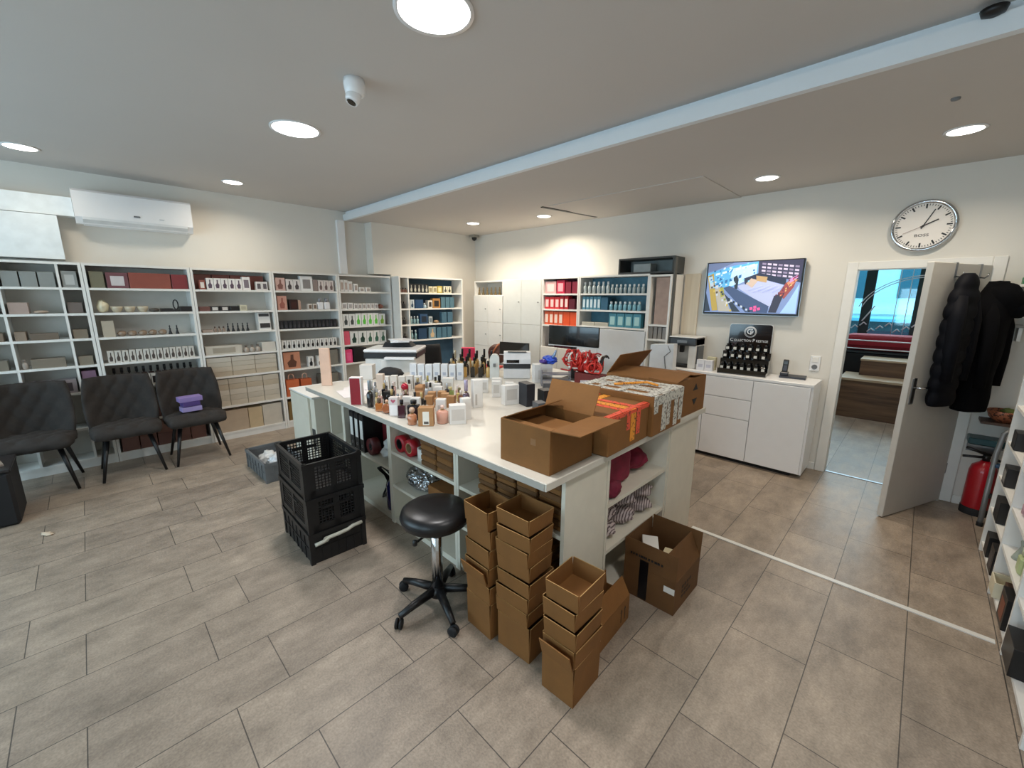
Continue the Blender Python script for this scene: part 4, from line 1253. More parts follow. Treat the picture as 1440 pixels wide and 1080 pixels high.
# ---- bookcase with cream parcels (0.862 .. 1.662)
W = 'parcel bookcase'
shelf_row('L', 0.90, 1.77, 'back of top shelf, ' + W, [(4, 'box', '#8c4f45', 0.17, 0.08, 0.17, 0.008, 'red_box', 'brick red box', 'box')], off=0.15)
shelf_row('L', 0.93, 1.77, 'front of top shelf, ' + W, [
    (1, 'motif', ('#8c4f45', '#e0d8d0'), 0.055, 0.07, 0.10, 0.012, 'perfume_box', 'small red box', 'perfume box'),
    (5, 'halfmotif', ('#dedbd8', '#5a4a58'), 0.066, 0.07, 0.125, 0.004, 'perfume_box', 'white box with purple print', 'perfume box'),
    (1, 'motif', ('#e3e0de', '#7a6f78'), 0.08, 0.07, 0.15, 0.06, 'perfume_box', 'tallest white box', 'perfume box'),
    (2, 'motif', ('#d9d5d2', '#5e575c'), 0.06, 0.07, 0.10, 0.003, 'perfume_box', 'short white box', 'perfume box')])
shelf_row('L', 0.90, 1.53, 'second shelf, ' + W, [
    (1, 'box', '#6b4640', 0.10, 0.12, 0.05, 0.004, 'brown_case', 'flat brown case', 'case'),
    (2, 'motif', ('#2a2627', '#c9c4bf'), 0.085, 0.12, 0.055, 0.01, 'flat_case', 'flat black case', 'case'),
    (1, 'box', '#19181a', 0.09, 0.12, 0.055, 0.006, 'flat_case', 'plain black case', 'case'),
    (1, 'motif', ('#c3bfa8', '#a8a38f'), 0.075, 0.10, 0.065, 0.0, 'cream_box', 'cream box', 'box')])
shelf_row('L', 0.90, 1.29, 'third shelf, ' + W, [
    (1, 'box', '#9d8c80', 0.10, 0.12, 0.03, 0.005, 'flat_pack', 'flat pale pack', 'pack'),
    (3, 'bottle', ('#8d7a6c', '#54463e'), 0.03, 0.03, 0.065, 0.012, 'small_bottle', 'small brown bottle', 'bottle'),
    (5, 'figure', '#151314', 0.036, 0.036, 0.10, 0.014, 'small_bottle', 'small black bottle', 'bottle')])
ds = thing('display_stand', 'white plastic display stand at right end of the parcel bookcase', 'display stand', (XF - 0.02, 1.535, 1.2906), PI / 2)
obj('body', MB().prism([(-0.0, 0.0), (0.13, 0.0), (0.13, 0.212), (0.02, 0.212)], 'x', -0.065, 0.065), WHITE, ds)
obj('dark_window', MB().box(-0.055, 0.055, -0.004, -0.001, 0.03, 0.085), mat('#3a3837', 0.4), ds)
obj('top_slot', MB().box(-0.055, 0.055, 0.012, 0.02, 0.165, 0.20), mat('#3a3c3d', 0.4), ds)
shelf_row('L', 0.90, 1.03, 'fourth shelf, ' + W, [
    (1, 'motif', ('#c1b9ac', '#a09788'), 0.36, 0.16, 0.10, 0.02, 'long_box', 'long flat cream box', 'box'),
    (3, 'round', ('#a79d92', '#736a62'), 0.055, 0.055, 0.09, 0.008, 'small_jar', 'small grey jar', 'jar')])
PAR = ['#c3b7a5', '#bdb3a3', '#c9bfb0', '#b7a893']
for z0, nl, hh, n_ in ((0.77, 4, 0.055, 3), (0.41, 5, 0.064, 4)):
    for k in range(nl):
        nm = 'layer %s' % ORD[k]
        shelf_row('L', 0.895, z0 + k * (hh + 0.0015), '%s layer up on %s shelf, %s' % (ORD[k], 'fifth' if z0 > 0.5 else 'sixth', W),
                  [(n_, 'box', PAR[(k + n_) % 4], (0.238 if n_ == 3 else 0.178), 0.2, hh, 0.004, 'parcel', 'cream flat parcel', 'parcel')])
shelf_row('L', 1.474, 1.03, 'fourth shelf, ' + W, [(1, 'box', '#cfc8bd', 0.152, 0.2, 0.11, 0, 'parcel', 'pale paper stack at right', 'parcel')])
shelf_row('L', 0.895, 0.09, 'bottom shelf, ' + W, [
    (1, 'box', '#b8a48e', 0.34, 0.2, 0.26, 0.006, 'parcel', 'large tan parcel at left', 'parcel'),
    (1, 'box', '#c5b08f', 0.15, 0.2, 0.255, 0.006, 'parcel', 'narrow yellowish parcel', 'parcel'),
    (1, 'box', '#c7bfb2', 0.22, 0.2, 0.265, 0.0, 'parcel', 'grey white parcel at right', 'parcel')])

# ---- bookcase holding orange bags (1.662 .. 2.474)
W = 'orange bag bookcase'
shelf_row('L', 1.70, 1.77, 'top shelf, ' + W, [
    (1, 'halfmotif', ('#c5a49c', '#7d564f'), 0.11, 0.08, 0.155, 0.012, 'perfume_box', 'pink box with brown print', 'perfume box'),
    (2, 'halfmotif', ('#d5cfcc', '#4d4546'), 0.082, 0.08, 0.14, 0.004, 'perfume_box', 'white box with dark print', 'perfume box'),
    (1, 'motif', ('#e4e2e0', '#8a8482'), 0.15, 0.08, 0.185, 0.006, 'perfume_box', 'tall white box with grey print', 'perfume box'),
    (1, 'box', '#8f807b', 0.06, 0.08, 0.145, 0.006, 'perfume_box', 'grey brown box', 'perfume box'),
    (3, 'halfmotif', ('#d8cdc8', '#6d5a58'), 0.065, 0.08, 0.14, 0.004, 'perfume_box', 'pale pink box', 'perfume box')])
shelf_row('L', 1.70, 1.53, 'second shelf, ' + W, [
    (1, 'halfmotif', ('#c08f80', '#95574c'), 0.11, 0.08, 0.175, 0.03, 'poster_box', 'salmon pink box', 'box'),
    (1, 'motif', ('#2d1412', '#3d1a17'), 0.10, 0.08, 0.13, 0.004, 'brown_box', 'dark brown box', 'box'),
    (1, 'box', '#b99684', 0.03, 0.08, 0.12, 0.09, 'tan_box', 'narrow tan box', 'box'),
    (2, 'motif', ('#cbc4bc', '#6b5b4e'), 0.05, 0.06, 0.075, 0.012, 'small_box', 'small printed box', 'box'),
    (2, 'bottle', ('#dddde0', '#8a8a90'), 0.075, 0.06, 0.145, 0.012, 'white_bottle', 'white bottle', 'bottle')])
shelf_row('L', 1.70, 1.29, 'third shelf, ' + W, [
    (14, 'halfmotif', ('#161518', '#3d3c42'), 0.046, 0.07, 0.105, 0.006, 'black_carton', 'black carton', 'perfume box')])
shelf_row('L', 1.70, 1.03, 'fourth shelf, ' + W, [
    (12, 'halfmotif', ('#d8d6d2', '#151416'), 0.052, 0.07, 0.115, 0.007, 'perfume_box', 'white box with black print', 'perfume box')])
shelf_row('L', 1.70, 0.77, 'fifth shelf, ' + W, [
    (1, 'halfmotif', ('#bb7f63', '#5e3a2c'), 0.20, 0.06, 0.22, 0.10, 'orange_poster', 'orange brown poster box', 'box'),
    (2, 'halfmotif', ('#d8d6d2', '#18171a'), 0.07, 0.07, 0.14, 0.05, 'perfume_box', 'white box with black bottle print', 'perfume box'),
    (1, 'box', '#77736a', 0.16, 0.14, 0.21, 0.0, 'grey_box', 'grey box at right', 'box')])
shelf_row('L', 1.70, 0.41, 'sixth shelf, ' + W, [
    (1, 'bag', ('#c2643c', '#e3b59d'), 0.16, 0.10, 0.29, 0.02, 'orange_bag', 'left orange bag', 'bag'),
    (1, 'bag', ('#b65a35', '#e3b59d'), 0.14, 0.10, 0.28, 0.12, 'orange_bag', 'right orange bag', 'bag'),
    (1, 'box', '#716c61', 0.24, 0.14, 0.24, 0.0, 'grey_box', 'wide grey box', 'box')])
shelf_row('L', 1.70, 0.09, 'bottom shelf, ' + W, [(1, 'box', '#7a6238', 0.22, 0.16, 0.25, 0.03, 'mustard_box', 'mustard brown box', 'box'), (1, 'box', '#6b6258', 0.3, 0.16, 0.22, 0.0, 'grey_box', 'low grey box', 'box')])

# ---- bookcase with green packs (2.474 .. 3.27)
W = 'green pack bookcase'
shelf_row('L', 2.51, 1.77, 'top shelf, ' + W, [
    (2, 'motif', ('#e2e0dd', '#b9a79c'), 0.05, 0.07, 0.155, 0.006, 'perfume_box', 'tall white box', 'perfume box'),
    (1, 'motif', ('#e2e0dd', '#b9a79c'), 0.06, 0.07, 0.14, 0.02, 'perfume_box', 'third white box with tan print', 'perfume box'),
    (1, 'motif', ('#e4e2df', '#a59a94'), 0.06, 0.07, 0.11, 0.02, 'perfume_box', 'medium white box', 'perfume box'),
    (2, 'motif', ('#e0dedb', '#9c948e'), 0.075, 0.07, 0.06, 0.02, 'perfume_box', 'small low white box', 'perfume box')])
shelf_row('L', 2.51, 1.53, 'second shelf, ' + W, [
    (2, 'motif', ('#dcdad8', '#a9a4a2'), 0.075, 0.07, 0.085, 0.012, 'perfume_box', 'wider white box', 'perfume box'),
    (6, 'motif', ('#d8d5d3', '#9a9492'), 0.055, 0.07, 0.075, 0.008, 'perfume_box', 'small white box', 'perfume box'),
    (1, 'pouch', '#8a5344', 0.09, 0.07, 0.06, 0.0, 'brown_pouch', 'red brown pouch at right', 'pouch')])
shelf_row('L', 2.51, 1.29, 'third shelf, ' + W, [
    (2, 'halfmotif', ('#d8d8d6', '#3b403e'), 0.085, 0.05, 0.17, 0.006, 'printed_pack', 'white pack with dark print', 'pack'),
    (4, 'halfmotif', ('#dddedb', '#5fbf45'), 0.085, 0.05, 0.175, 0.006, 'printed_pack', 'white pack with bright green print', 'pack'),
    (1, 'halfmotif', ('#dddedb', '#86b33a'), 0.10, 0.05, 0.165, 0.0, 'printed_pack', 'white pack with yellow green print', 'pack')])
shelf_row('L', 2.51, 1.03, 'fourth shelf, ' + W, [
    (1, 'box', '#d2586c', 0.08, 0.05, 0.19, 0.006, 'pink_pack', 'pink pack', 'pack'),
    (2, 'halfmotif', ('#d3d5d2', '#1f3d33'), 0.12, 0.05, 0.185, 0.006, 'printed_pack', 'pack with large dark green print', 'pack'),
    (3, 'halfmotif', ('#d8d8d5', '#356350'), 0.10, 0.05, 0.18, 0.004, 'printed_pack', 'white pack with small dark green print', 'pack')])
shelf_row('L', 2.51, 0.77, 'fifth shelf, ' + W, [
    (1, 'motif', ('#d83f72', '#e2608b'), 0.10, 0.06, 0.19, 0.02, 'pink_pack', 'bright pink pack', 'pack'),
    (1, 'box', '#131316', 0.20, 0.14, 0.20, 0.02, 'black_box', 'black box', 'box')])

# ---- corner bookcase with blue back (3.285 .. 4.475)
W = 'corner bookcase'
CT = dict(front=XC)
for z, nm, n_ in ((1.765, 'top', 3), (1.53, 'second', 2), (1.29, 'third', 2), (1.05, 'fourth', 2)):
    shelf_row('L', 3.315, z, 'narrow bay, %s shelf, %s' % (nm, W), [(n_, 'bottle', ('#1d1715' if z < 1.7 else '#6b4a3c', '#0e0d0e'), 0.034, 0.034, 0.11 if z < 1.7 else 0.07, 0.006, 'dark_bottle', 'dark bottle', 'bottle')], **CT)
shelf_row('L', 3.475, 1.765, 'top shelf, ' + W, [
    (5, 'halfmotif', ('#1a1b1d', '#b9b6a8'), 0.06, 0.07, 0.13, 0.008, 'perfume_box', 'black box with pale print', 'perfume box'),
    (2, 'motif', ('#cfc8a8', '#8d8364'), 0.075, 0.07, 0.10, 0.008, 'perfume_box', 'cream box', 'perfume box'),
    (1, 'motif', ('#b3a04a', '#d8cf9f'), 0.09, 0.07, 0.11, 0.03, 'perfume_box', 'yellow gold box', 'perfume box'),
    (2, 'halfmotif', ('#d3cdb5', '#3b3a35'), 0.075, 0.07, 0.11, 0.006, 'perfume_box', 'pale box with dark print', 'perfume box')], **CT)
shelf_row('L', 3.475, 1.53, 'second shelf, ' + W, [
    (1, 'halfmotif', ('#b9c2c8', '#27435a'), 0.07, 0.07, 0.13, 0.02, 'perfume_box', 'white blue box', 'perfume box'),
    (1, 'box', '#1f4468', 0.14, 0.06, 0.13, 0.01, 'blue_box', 'dark blue box', 'box'),
    (1, 'round', ('#a8bcc8', '#d8dde0'), 0.06, 0.06, 0.08, 0.02, 'glass_bottle', 'pale glass bottle', 'bottle'),
    (1, 'motif', ('#d3cec4', '#2b2320'), 0.08, 0.07, 0.12, 0.01, 'perfume_box', 'white box with dark spot', 'perfume box'),
    (1, 'motif', ('#a9793f', '#241a14'), 0.14, 0.07, 0.15, 0.02, 'amber_box', 'amber box with dark print', 'box'),
    (3, 'box', '#4d707f', 0.08, 0.06, 0.17, 0.01, 'teal_box', 'teal grey box', 'box')], **CT)
shelf_row('L', 3.475, 1.29, 'third shelf, ' + W, [
    (3, 'slim', ('#8fb0b4', '#d5dde0'), 0.035, 0.035, 0.12, 0.02, 'slim_bottle', 'slim pale bottle', 'bottle'),
    (1, 'motif', ('#27486a', '#0f1c2a'), 0.14, 0.06, 0.15, 0.02, 'blue_box', 'blue box with dark print', 'box'),
    (1, 'motif', ('#aab2b4', '#69747a'), 0.07, 0.07, 0.11, 0.05, 'perfume_box', 'pale grey box', 'perfume box'),
    (1, 'pouch', '#a58a6a', 0.08, 0.07, 0.05, 0.05, 'tan_pouch', 'tan pouch', 'pouch'),
    (2, 'box', '#3f6276', 0.10, 0.06, 0.17, 0.02, 'teal_box', 'dark teal box', 'box')], **CT)
shelf_row('L', 3.475, 1.05, 'fourth shelf, ' + W, [
    (2, 'slim', ('#8fb0b4', '#c5d5da'), 0.035, 0.035, 0.15, 0.03, 'slim_bottle', 'tall slim pale bottle', 'bottle'),
    (1, 'box', '#1d3c58', 0.15, 0.06, 0.17, 0.04, 'blue_box', 'navy box', 'box'),
    (1, 'halfmotif', ('#6d8894', '#c7a983'), 0.13, 0.07, 0.18, 0.02, 'printed_box', 'grey blue box with tan print', 'box'),
    (3, 'box', '#476c7e', 0.09, 0.06, 0.17, 0.015, 'teal_box', 'teal box', 'box')], **CT)

# ---- right wall displays
shelf_row('R', -5.47, 1.74, 'top shelf of corner cupboard', [(6, 'figure', '#6d5a34', 0.05, 0.05, 0.13, 0.05, 'ornament', 'brown gold ornament', 'ornament')])
W = 'red goods bookcase'
shelf_row('R', -3.97, 1.76, 'top shelf, ' + W, [
    (1, 'motif', ('#c9a0a0', '#e0c8c4'), 0.2, 0.09, 0.17, 0.01, 'pink_box', 'pale pink box', 'box'),
    (1, 'motif', ('#b52a46', '#d8a0a8'), 0.14, 0.09, 0.18, 0.02, 'red_box', 'crimson box', 'box'),
    (2, 'box', '#7d2436', 0.09, 0.09, 0.16, 0.02, 'wine_box', 'wine red box', 'box')])
shelf_row('R', -3.97, 1.545, 'second shelf, ' + W, [
    (3, 'motif', ('#c9333a', '#e8c9c4'), 0.085, 0.09, 0.17, 0.006, 'red_pack', 'red pack with white print', 'pack'),
    (2, 'motif', ('#b0202c', '#ead6d0'), 0.07, 0.09, 0.18, 0.01, 'red_box', 'deep red box with white stripe', 'box'),
    (1, 'box', '#5a1d2c', 0.10, 0.09, 0.14, 0.01, 'wine_box', 'wine box at right', 'box')])
shelf_row('R', -3.97, 1.32, 'third shelf, ' + W, [
    (4, 'motif', ('#dc5f3c', '#ecd3c6'), 0.08, 0.09, 0.19, 0.006, 'orange_pack', 'orange pack with pale print', 'pack'),
    (2, 'box', '#e3562c', 0.11, 0.09, 0.185, 0.006, 'orange_box', 'bright orange box', 'box')])
W = 'teal goods bookcase'
shelf_row('R', -3.31, 1.76, 'top shelf, ' + W, [
    (6, 'slim', ('#b9c3c4', '#e2e6e6'), 0.045, 0.045, 0.15, 0.025, 'white_spray', 'white spray bottle', 'bottle'),
    (8, 'slim', ('#a5b3b5', '#dfe4e4'), 0.038, 0.038, 0.11, 0.022, 'clear_bottle', 'small pale bottle', 'bottle')])
shelf_row('R', -3.31, 1.55, 'second shelf, ' + W, [
    (5, 'motif', ('#5a91a8', '#d3e2e8'), 0.05, 0.08, 0.17, 0.008, 'teal_box', 'teal box with white stripe', 'box'),
    (1, 'box', '#34607a', 0.10, 0.08, 0.16, 0.02, 'blue_box', 'dark teal box', 'box'),
    (7, 'slim', ('#7fb3c4', '#e0eaee'), 0.045, 0.045, 0.11, 0.02, 'teal_bottle', 'pale teal bottle', 'bottle')])
shelf_row('R', -3.31, 1.34, 'third shelf, ' + W, [
    (2, 'box', '#b7b3a6', 0.20, 0.12, 0.045, 0.01, 'flat_box', 'flat beige box', 'box'),
    (4, 'motif', ('#4b8ea0', '#a9d0cf'), 0.105, 0.08, 0.17, 0.008, 'teal_box', 'teal patterned box', 'box')])
shelf_row('R', -2.32, 1.23, 'low shelf of pink panel unit', [(4, 'box', '#8a8580', 0.045, 0.1, 0.14, 0.01, 'grey_folder', 'grey folder', 'folder')], front=4.68)

# ============================================================ WORKTOP GOODS
ZW = 0.931
CA = R(44.5)          # cartons turned roughly towards the photographer
def deco(t, nm, b, m):
    return obj(nm, b, m, t)
def w_carton(name, label, x, y, w, d, h, col, rz, group=None, lab=None, z=ZW, lid=None):
    t = thing(name, label, 'box', (x, y, z), rz, group)
    obj('carton', MB().box(-w / 2, w / 2, 0, d, 0, h, bev=0.0015), mat(col, 0.5), t)
    if lab:
        c, x0, x1, z0, z1 = lab
        obj('printed_panel', MB().box(w * x0, w * x1, -0.0008, -0.0001, h * z0, h * z1), mat(c, 0.5), t)
    return t
def w_bottle(name, label, x, y, w, d, h, body, cap, rz, shape='square', z=ZW, group=None, frac=0.62):
    t = thing(name, label, 'perfume bottle', (x, y, z), rz, group)
    hb_ = h * frac
    bm_ = mat(body, 0.12, 0, 0.08, coat=0.5)
    cm_ = mat(cap, 0.25, 0.2)
    if shape == 'square':
        obj('bottle', MB().box(-w / 2, w / 2, 0, d, 0, hb_, bev=w * 0.1, seg=2), bm_, t)
    elif shape == 'disc':
        obj('bottle', MB().lathe([(hb_ / 2 * q, a) for q, a in ((0.8, -d / 2), (1, -d * .3), (1, d * .3), (0.8, d / 2))], 28, M=Matrix.Translation((0, d / 2, hb_ / 2)) @ Matrix.Rotation(PI / 2, 4, 'X')), bm_, t)
    else:
        obj('bottle', MB().lathe([(w * .42, 0), (w / 2, h * .03), (w / 2, hb_ * .85), (w * .3, hb_)], 20, c=(0, d / 2, 0)), bm_, t)
    obj('neck', MB().cyl((0, d / 2, hb_), w * 0.17, h * 0.05, 14), mat('#b8a070', 0.25, 0.8), t)
    if shape == 'disc' or shape == 'ball':
        r_ = (h - hb_ - h * 0.05) / 2
        obj('cap', MB().lathe([(r_ * math.sin(a), -r_ * math.cos(a)) for a in [PI * k / 10 for k in range(1, 10)]], 16, c=(0, d / 2, h - r_)), cm_, t)
    else:
        obj('cap', MB().lathe([(w * .26, hb_ + h * .05), (w * .27, h * .98), (w * .22, h)], 16, c=(0, d / 2, 0)), cm_, t)
    return t
w_carton('red_carton', 'tall dark red carton with white sides at front of worktop', -2.85, 1.29, 0.085, 0.05, 0.20, '#e6e0dc', CA, None, ('#8e0c1c', -0.46, 0.40, 0.0, 0.97))
w_bottle('spray_bottle', 'tall black spray bottle with clear cap beside the dark red carton', -2.70, 1.315, 0.046, 0.046, 0.195, '#14151a', '#8f979c', CA, 'round', frac=0.58)
w_bottle('spray_bottle', 'grey spray bottle behind the tall black one', -2.76, 1.36, 0.04, 0.04, 0.18, '#8a9296', '#c5cacc', CA, 'round', frac=0.6)
w_bottle('gold_bottle', 'slim gold bottle right of the black spray bottle', -2.615, 1.325, 0.028, 0.028, 0.12, '#b59a6a', '#c7b48a', CA, 'round', frac=0.75)
w_bottle('amber_bottle', 'square amber bottle near the front edge', -2.565, 1.315, 0.048, 0.03, 0.09, '#b06a34', '#5d4a3c', CA)
w_bottle('amber_bottle', 'round disc amber bottle near the front edge', -2.48, 1.325, 0.05, 0.028, 0.095, '#a4603c', '#d0a58a', CA, 'disc', frac=0.7)
hc = w_carton('clear_carton', 'clear fronted carton with pink heart near the front edge', -2.395, 1.33, 0.058, 0.045, 0.125, '#d8cdc9', CA, None, ('#efe9e7', -0.4, 0.4, 0.05, 0.6))
obj('heart', MB().prism([(-0.016, 0.105), (-0.009, 0.113), (0, 0.106), (0.009, 0.113), (0.016, 0.105), (0, 0.086)], 'y', -0.002, -0.0009), mat('#b9546a', 0.4), hc)
w_bottle('wine_bottle', 'dark wine red bottle near the front edge', -2.315, 1.34, 0.045, 0.035, 0.12, '#3c1220', '#16090e', CA, frac=0.7)
w_bottle('black_bottle', 'big black bottle behind the copper bottle', -2.215, 1.365, 0.075, 0.045, 0.13, '#17151c', '#0c0c10', CA, frac=0.78)
w_bottle('copper_bottle', 'copper perfume bottle with ball cap at the front edge', -2.14, 1.305, 0.056, 0.04, 0.11, '#b67a58', '#c9a992', CA, 'ball', frac=0.62)
kb = w_carton('kraft_carton', 'kraft carton with white label at the front of the bottles', -2.06, 1.355, 0.092, 0.06, 0.115, '#a97c50', CA + 0.05, None, ('#e6e2d8', -0.2, 0.22, 0.06, 0.80))
obj('barcode', MB().box(-0.012, 0.016, -0.0016, -0.0009, 0.015, 0.03), mat('#55504a', 0.5), kb)
w_bottle('pink_bottle', 'blush pink perfume bottle right of the kraft carton', -2.035, 1.455, 0.075, 0.05, 0.115, '#d09a86', '#e3c2b4', CA, 'ball', frac=0.72)
w_carton('white_carton', 'broad white carton at the right end of the bottle group', -1.955, 1.52, 0.10, 0.06, 0.12, '#ddd9d4', CA + 0.25, None, ('#c9c2bb', -0.4, 0.4, 0.2, 0.8))
w_carton('white_carton', 'white carton leaning behind the broad white carton', -1.99, 1.62, 0.06, 0.05, 0.14, '#dedbd6', CA + 0.5)
w_bottle('lilac_bottle', 'tall lilac and dark bottle before the tall white carton', -2.205, 1.785, 0.05, 0.05, 0.205, '#4c3848', '#a89cb4', CA, 'round', frac=0.55)
w_carton('white_carton', 'tall white carton right of the lilac bottle', -2.165, 1.865, 0.068, 0.068, 0.2, '#e0ddd8', CA + 0.35, None, ('#b8b2aa', -0.3, -0.1, 0.1, 0.5))
# kraft cartons in the middle of the group
KC = [(-2.60, 1.66), (-2.53, 1.72), (-2.46, 1.76), (-2.39, 1.74), (-2.36, 1.66), (-2.47, 1.655), (-2.30, 1.72), (-2.78, 1.77), (-2.70, 1.72), (-2.85, 1.83)]
random.seed(11)
for i, (x, y) in enumerate(KC):
    w_carton('kraft_carton', '%s small kraft carton from the left in the middle of the bottles' % ORD[sorted(range(len(KC)), key=lambda k: KC[k][0] - 0 * KC[k][1]).index(i)], x, y, 0.056, 0.05, random.choice((0.066, 0.075, 0.085)), random.choice(('#a87b4f', '#b1855a', '#9c7046')), CA + random.uniform(-0.2, 0.2), 'kraft cartons among the bottles')
w_carton('black_carton', 'black carton behind the amber bottles', -2.72, 1.475, 0.075, 0.05, 0.088, '#1a191b', CA)
w_bottle('flower_bottle', 'bottle with red flower cap behind the black carton', -2.74, 1.62, 0.045, 0.04, 0.125, '#c9a8a4', '#b01f38', CA, 'ball', frac=0.5)
w_carton('cream_carton', 'tall cream peach carton behind the spray bottles', -3.05, 1.585, 0.055, 0.05, 0.16, '#d5c2b2', CA)
GW = 'white cartons in the back row of the bottles'
for i in range(5):
    w_carton('white_carton', '%s white carton of the row behind the cream carton' % ordl(i, 5), -3.17 + 0.045 * i, 1.70 + 0.05 * i, 0.055, 0.05, 0.11 + 0.006 * (i % 2), '#dbd7d1', CA, GW, ('#bcb4ab', -0.3, 0.3, 0.3, 0.6))
for i in range(7):
    w_carton('blue_white_carton', '%s tall bluish white carton at the back of the worktop' % ordl(i, 7), -3.36 + 0.052 * i, 2.09 + 0.052 * i, 0.062, 0.06, 0.155 - 0.004 * (i % 3), '#d3d6da', CA, 'tall bluish cartons at the back', ('#a9b2c2', -0.25, 0.25, 0.3, 0.5))
w_bottle('black_cone_bottle', 'black tapered bottle before the bluish white cartons', -2.80, 1.985, 0.05, 0.045, 0.13, '#101014', '#1b1b20', CA, 'round', frac=0.6)
w_carton('white_carton', 'square white carton right of the black tapered bottle', -2.70, 2.0, 0.09, 0.06, 0.12, '#d8d5d0', CA, None, ('#c0bab2', -0.3, 0.3, 0.3, 0.7))
w_bottle('green_bottle', 'low green perfume bottle before the square white carton', -2.58, 1.93, 0.06, 0.04, 0.075, '#8c9c5c', '#cfc48f', CA)
w_bottle('green_bottle', 'small green gold bottle left of the black tapered bottle', -2.905, 1.94, 0.035, 0.03, 0.12, '#7f8c55', '#bfae6a', CA)
# mixed small bottles in the crowd
MX = [(-2.92, 1.72, '#c9bfb4', '#8a7f74'), (-2.97, 1.80, '#d8d2cb', '#3a3634'), (-2.66, 1.58, '#2a2024', '#9a8a70'), (-2.58, 1.50, '#d6d0cc', '#b9b0aa'), (-2.52, 1.45, '#c7a2a0', '#d8c8c0'),
      (-2.45, 1.50, '#d9d4cf', '#1c1a1c'), (-2.36, 1.46, '#e0dcd8', '#b8b0aa'), (-2.29, 1.50, '#d6cfc8', '#222'.replace('#222', '#222222')), (-2.22, 1.56, '#cfc5bb', '#a08b74'), (-2.95, 1.87, '#4c4a50', '#c5b48a'),
      (-2.92, 2.03, '#c6b98f', '#2a2724'), (-2.86, 1.70, '#6d3c40', '#c09a86'), (-2.40, 1.88, '#d2c27a', '#6b5c3a'), (-2.33, 1.84, '#8d5a4a', '#ddd2ca')]
MXN = ['grey', 'white capped black', 'dark brown', 'plain white', 'dusty pink', 'white with black cap', 'cream white', 'beige with black cap', 'tan', 'dark with gold cap', 'pale gold', 'maroon', 'yellow gold', 'brown with white cap']
for (x, y, b1, b2), nm in zip(MX, MXN):
    w_bottle('perfume_bottle', 'small %s bottle in the crowd of perfumes on the worktop' % nm, x, y, 0.04, 0.032, 0.085 + 0.02 * abs(math.sin(x * 40)), b1, b2, CA, 'square', group='small perfumes in the crowd')
for i, (x, y, h, nm) in enumerate(((-2.385, 1.425, 0.115, 'behind the clear heart carton'), (-2.30, 1.435, 0.12, 'behind the wine red bottle'), (-2.135, 1.52, 0.125, 'behind the pink bottle'), (-2.66, 1.86, 0.10, 'behind the middle kraft cartons'), (-2.575, 1.815, 0.095, 'at the right of the kraft cartons back row'), (-2.80, 1.90, 0.085, 'left of the black tapered bottle'))):
    w_carton('white_carton', 'white carton standing %s' % nm, x, y, 0.062, 0.045, h, '#d9d5d0', CA, 'white cartons inside the bottle crowd', ('#b7b0aa', -0.3, 0.3, 0.25, 0.7))
FX = [(-2.975, 1.587), (-2.965, 1.979), (-2.929, 1.634), (-2.919, 1.474), (-2.874, 1.521), (-2.828, 1.568), (-2.821, 1.417), (-2.726, 1.844), (-2.701, 1.392), (-2.646, 1.756), (-2.641, 1.454), (-2.573, 1.384), (-2.536, 1.869), (-2.525, 1.573), (-2.479, 1.928), (-2.442, 1.389), (-2.409, 1.553)]
FC = [('dark grey', '#3a3b40', '#b9bcc0', 0.12), ('clear grey', '#aab0b2', '#2a2a2c', 0.10), ('pale pink', '#d3aca6', '#e4d6d0', 0.11), ('silver', '#b4b7ba', '#8d9094', 0.13), ('black', '#141417', '#c9b27a', 0.12), ('cream', '#d8cdb8', '#20201f', 0.10)]
for i, (x, y) in enumerate(FX):
    nm, c1_, c2_, h_ = FC[i % 6]
    w_bottle('perfume_bottle', '%s of the slim filler bottles from the left, a %s one' % (ORD[i], nm), x, y, 0.034, 0.028, h_, c1_, c2_, CA, ('square', 'round')[i % 2], group='slim bottles filling the crowd')
# white cartons right of the crowd
for i, (x, y, w, h, nm) in enumerate(((-2.50, 2.20, 0.10, 0.11, 'wide white carton left in the row behind the lilac bottle'), (-2.41, 2.28, 0.08, 0.12, 'second white carton in the row behind the lilac bottle'), (-2.31, 2.18, 0.065, 0.125, 'narrow white carton in the middle of the white row'), (-2.22, 2.24, 0.065, 0.12, 'white carton just left of the rightmost white carton'), (-2.06, 2.10, 0.12, 0.145, 'rightmost white carton standing nearest to the open box'))):
    w_carton('white_carton', nm, x, y, w, 0.06, h, '#dcdad6', CA + (0.5 if i == 4 else 0.1), None, ('#c3bfb9', -0.36, 0.36, 0.25, 0.8))
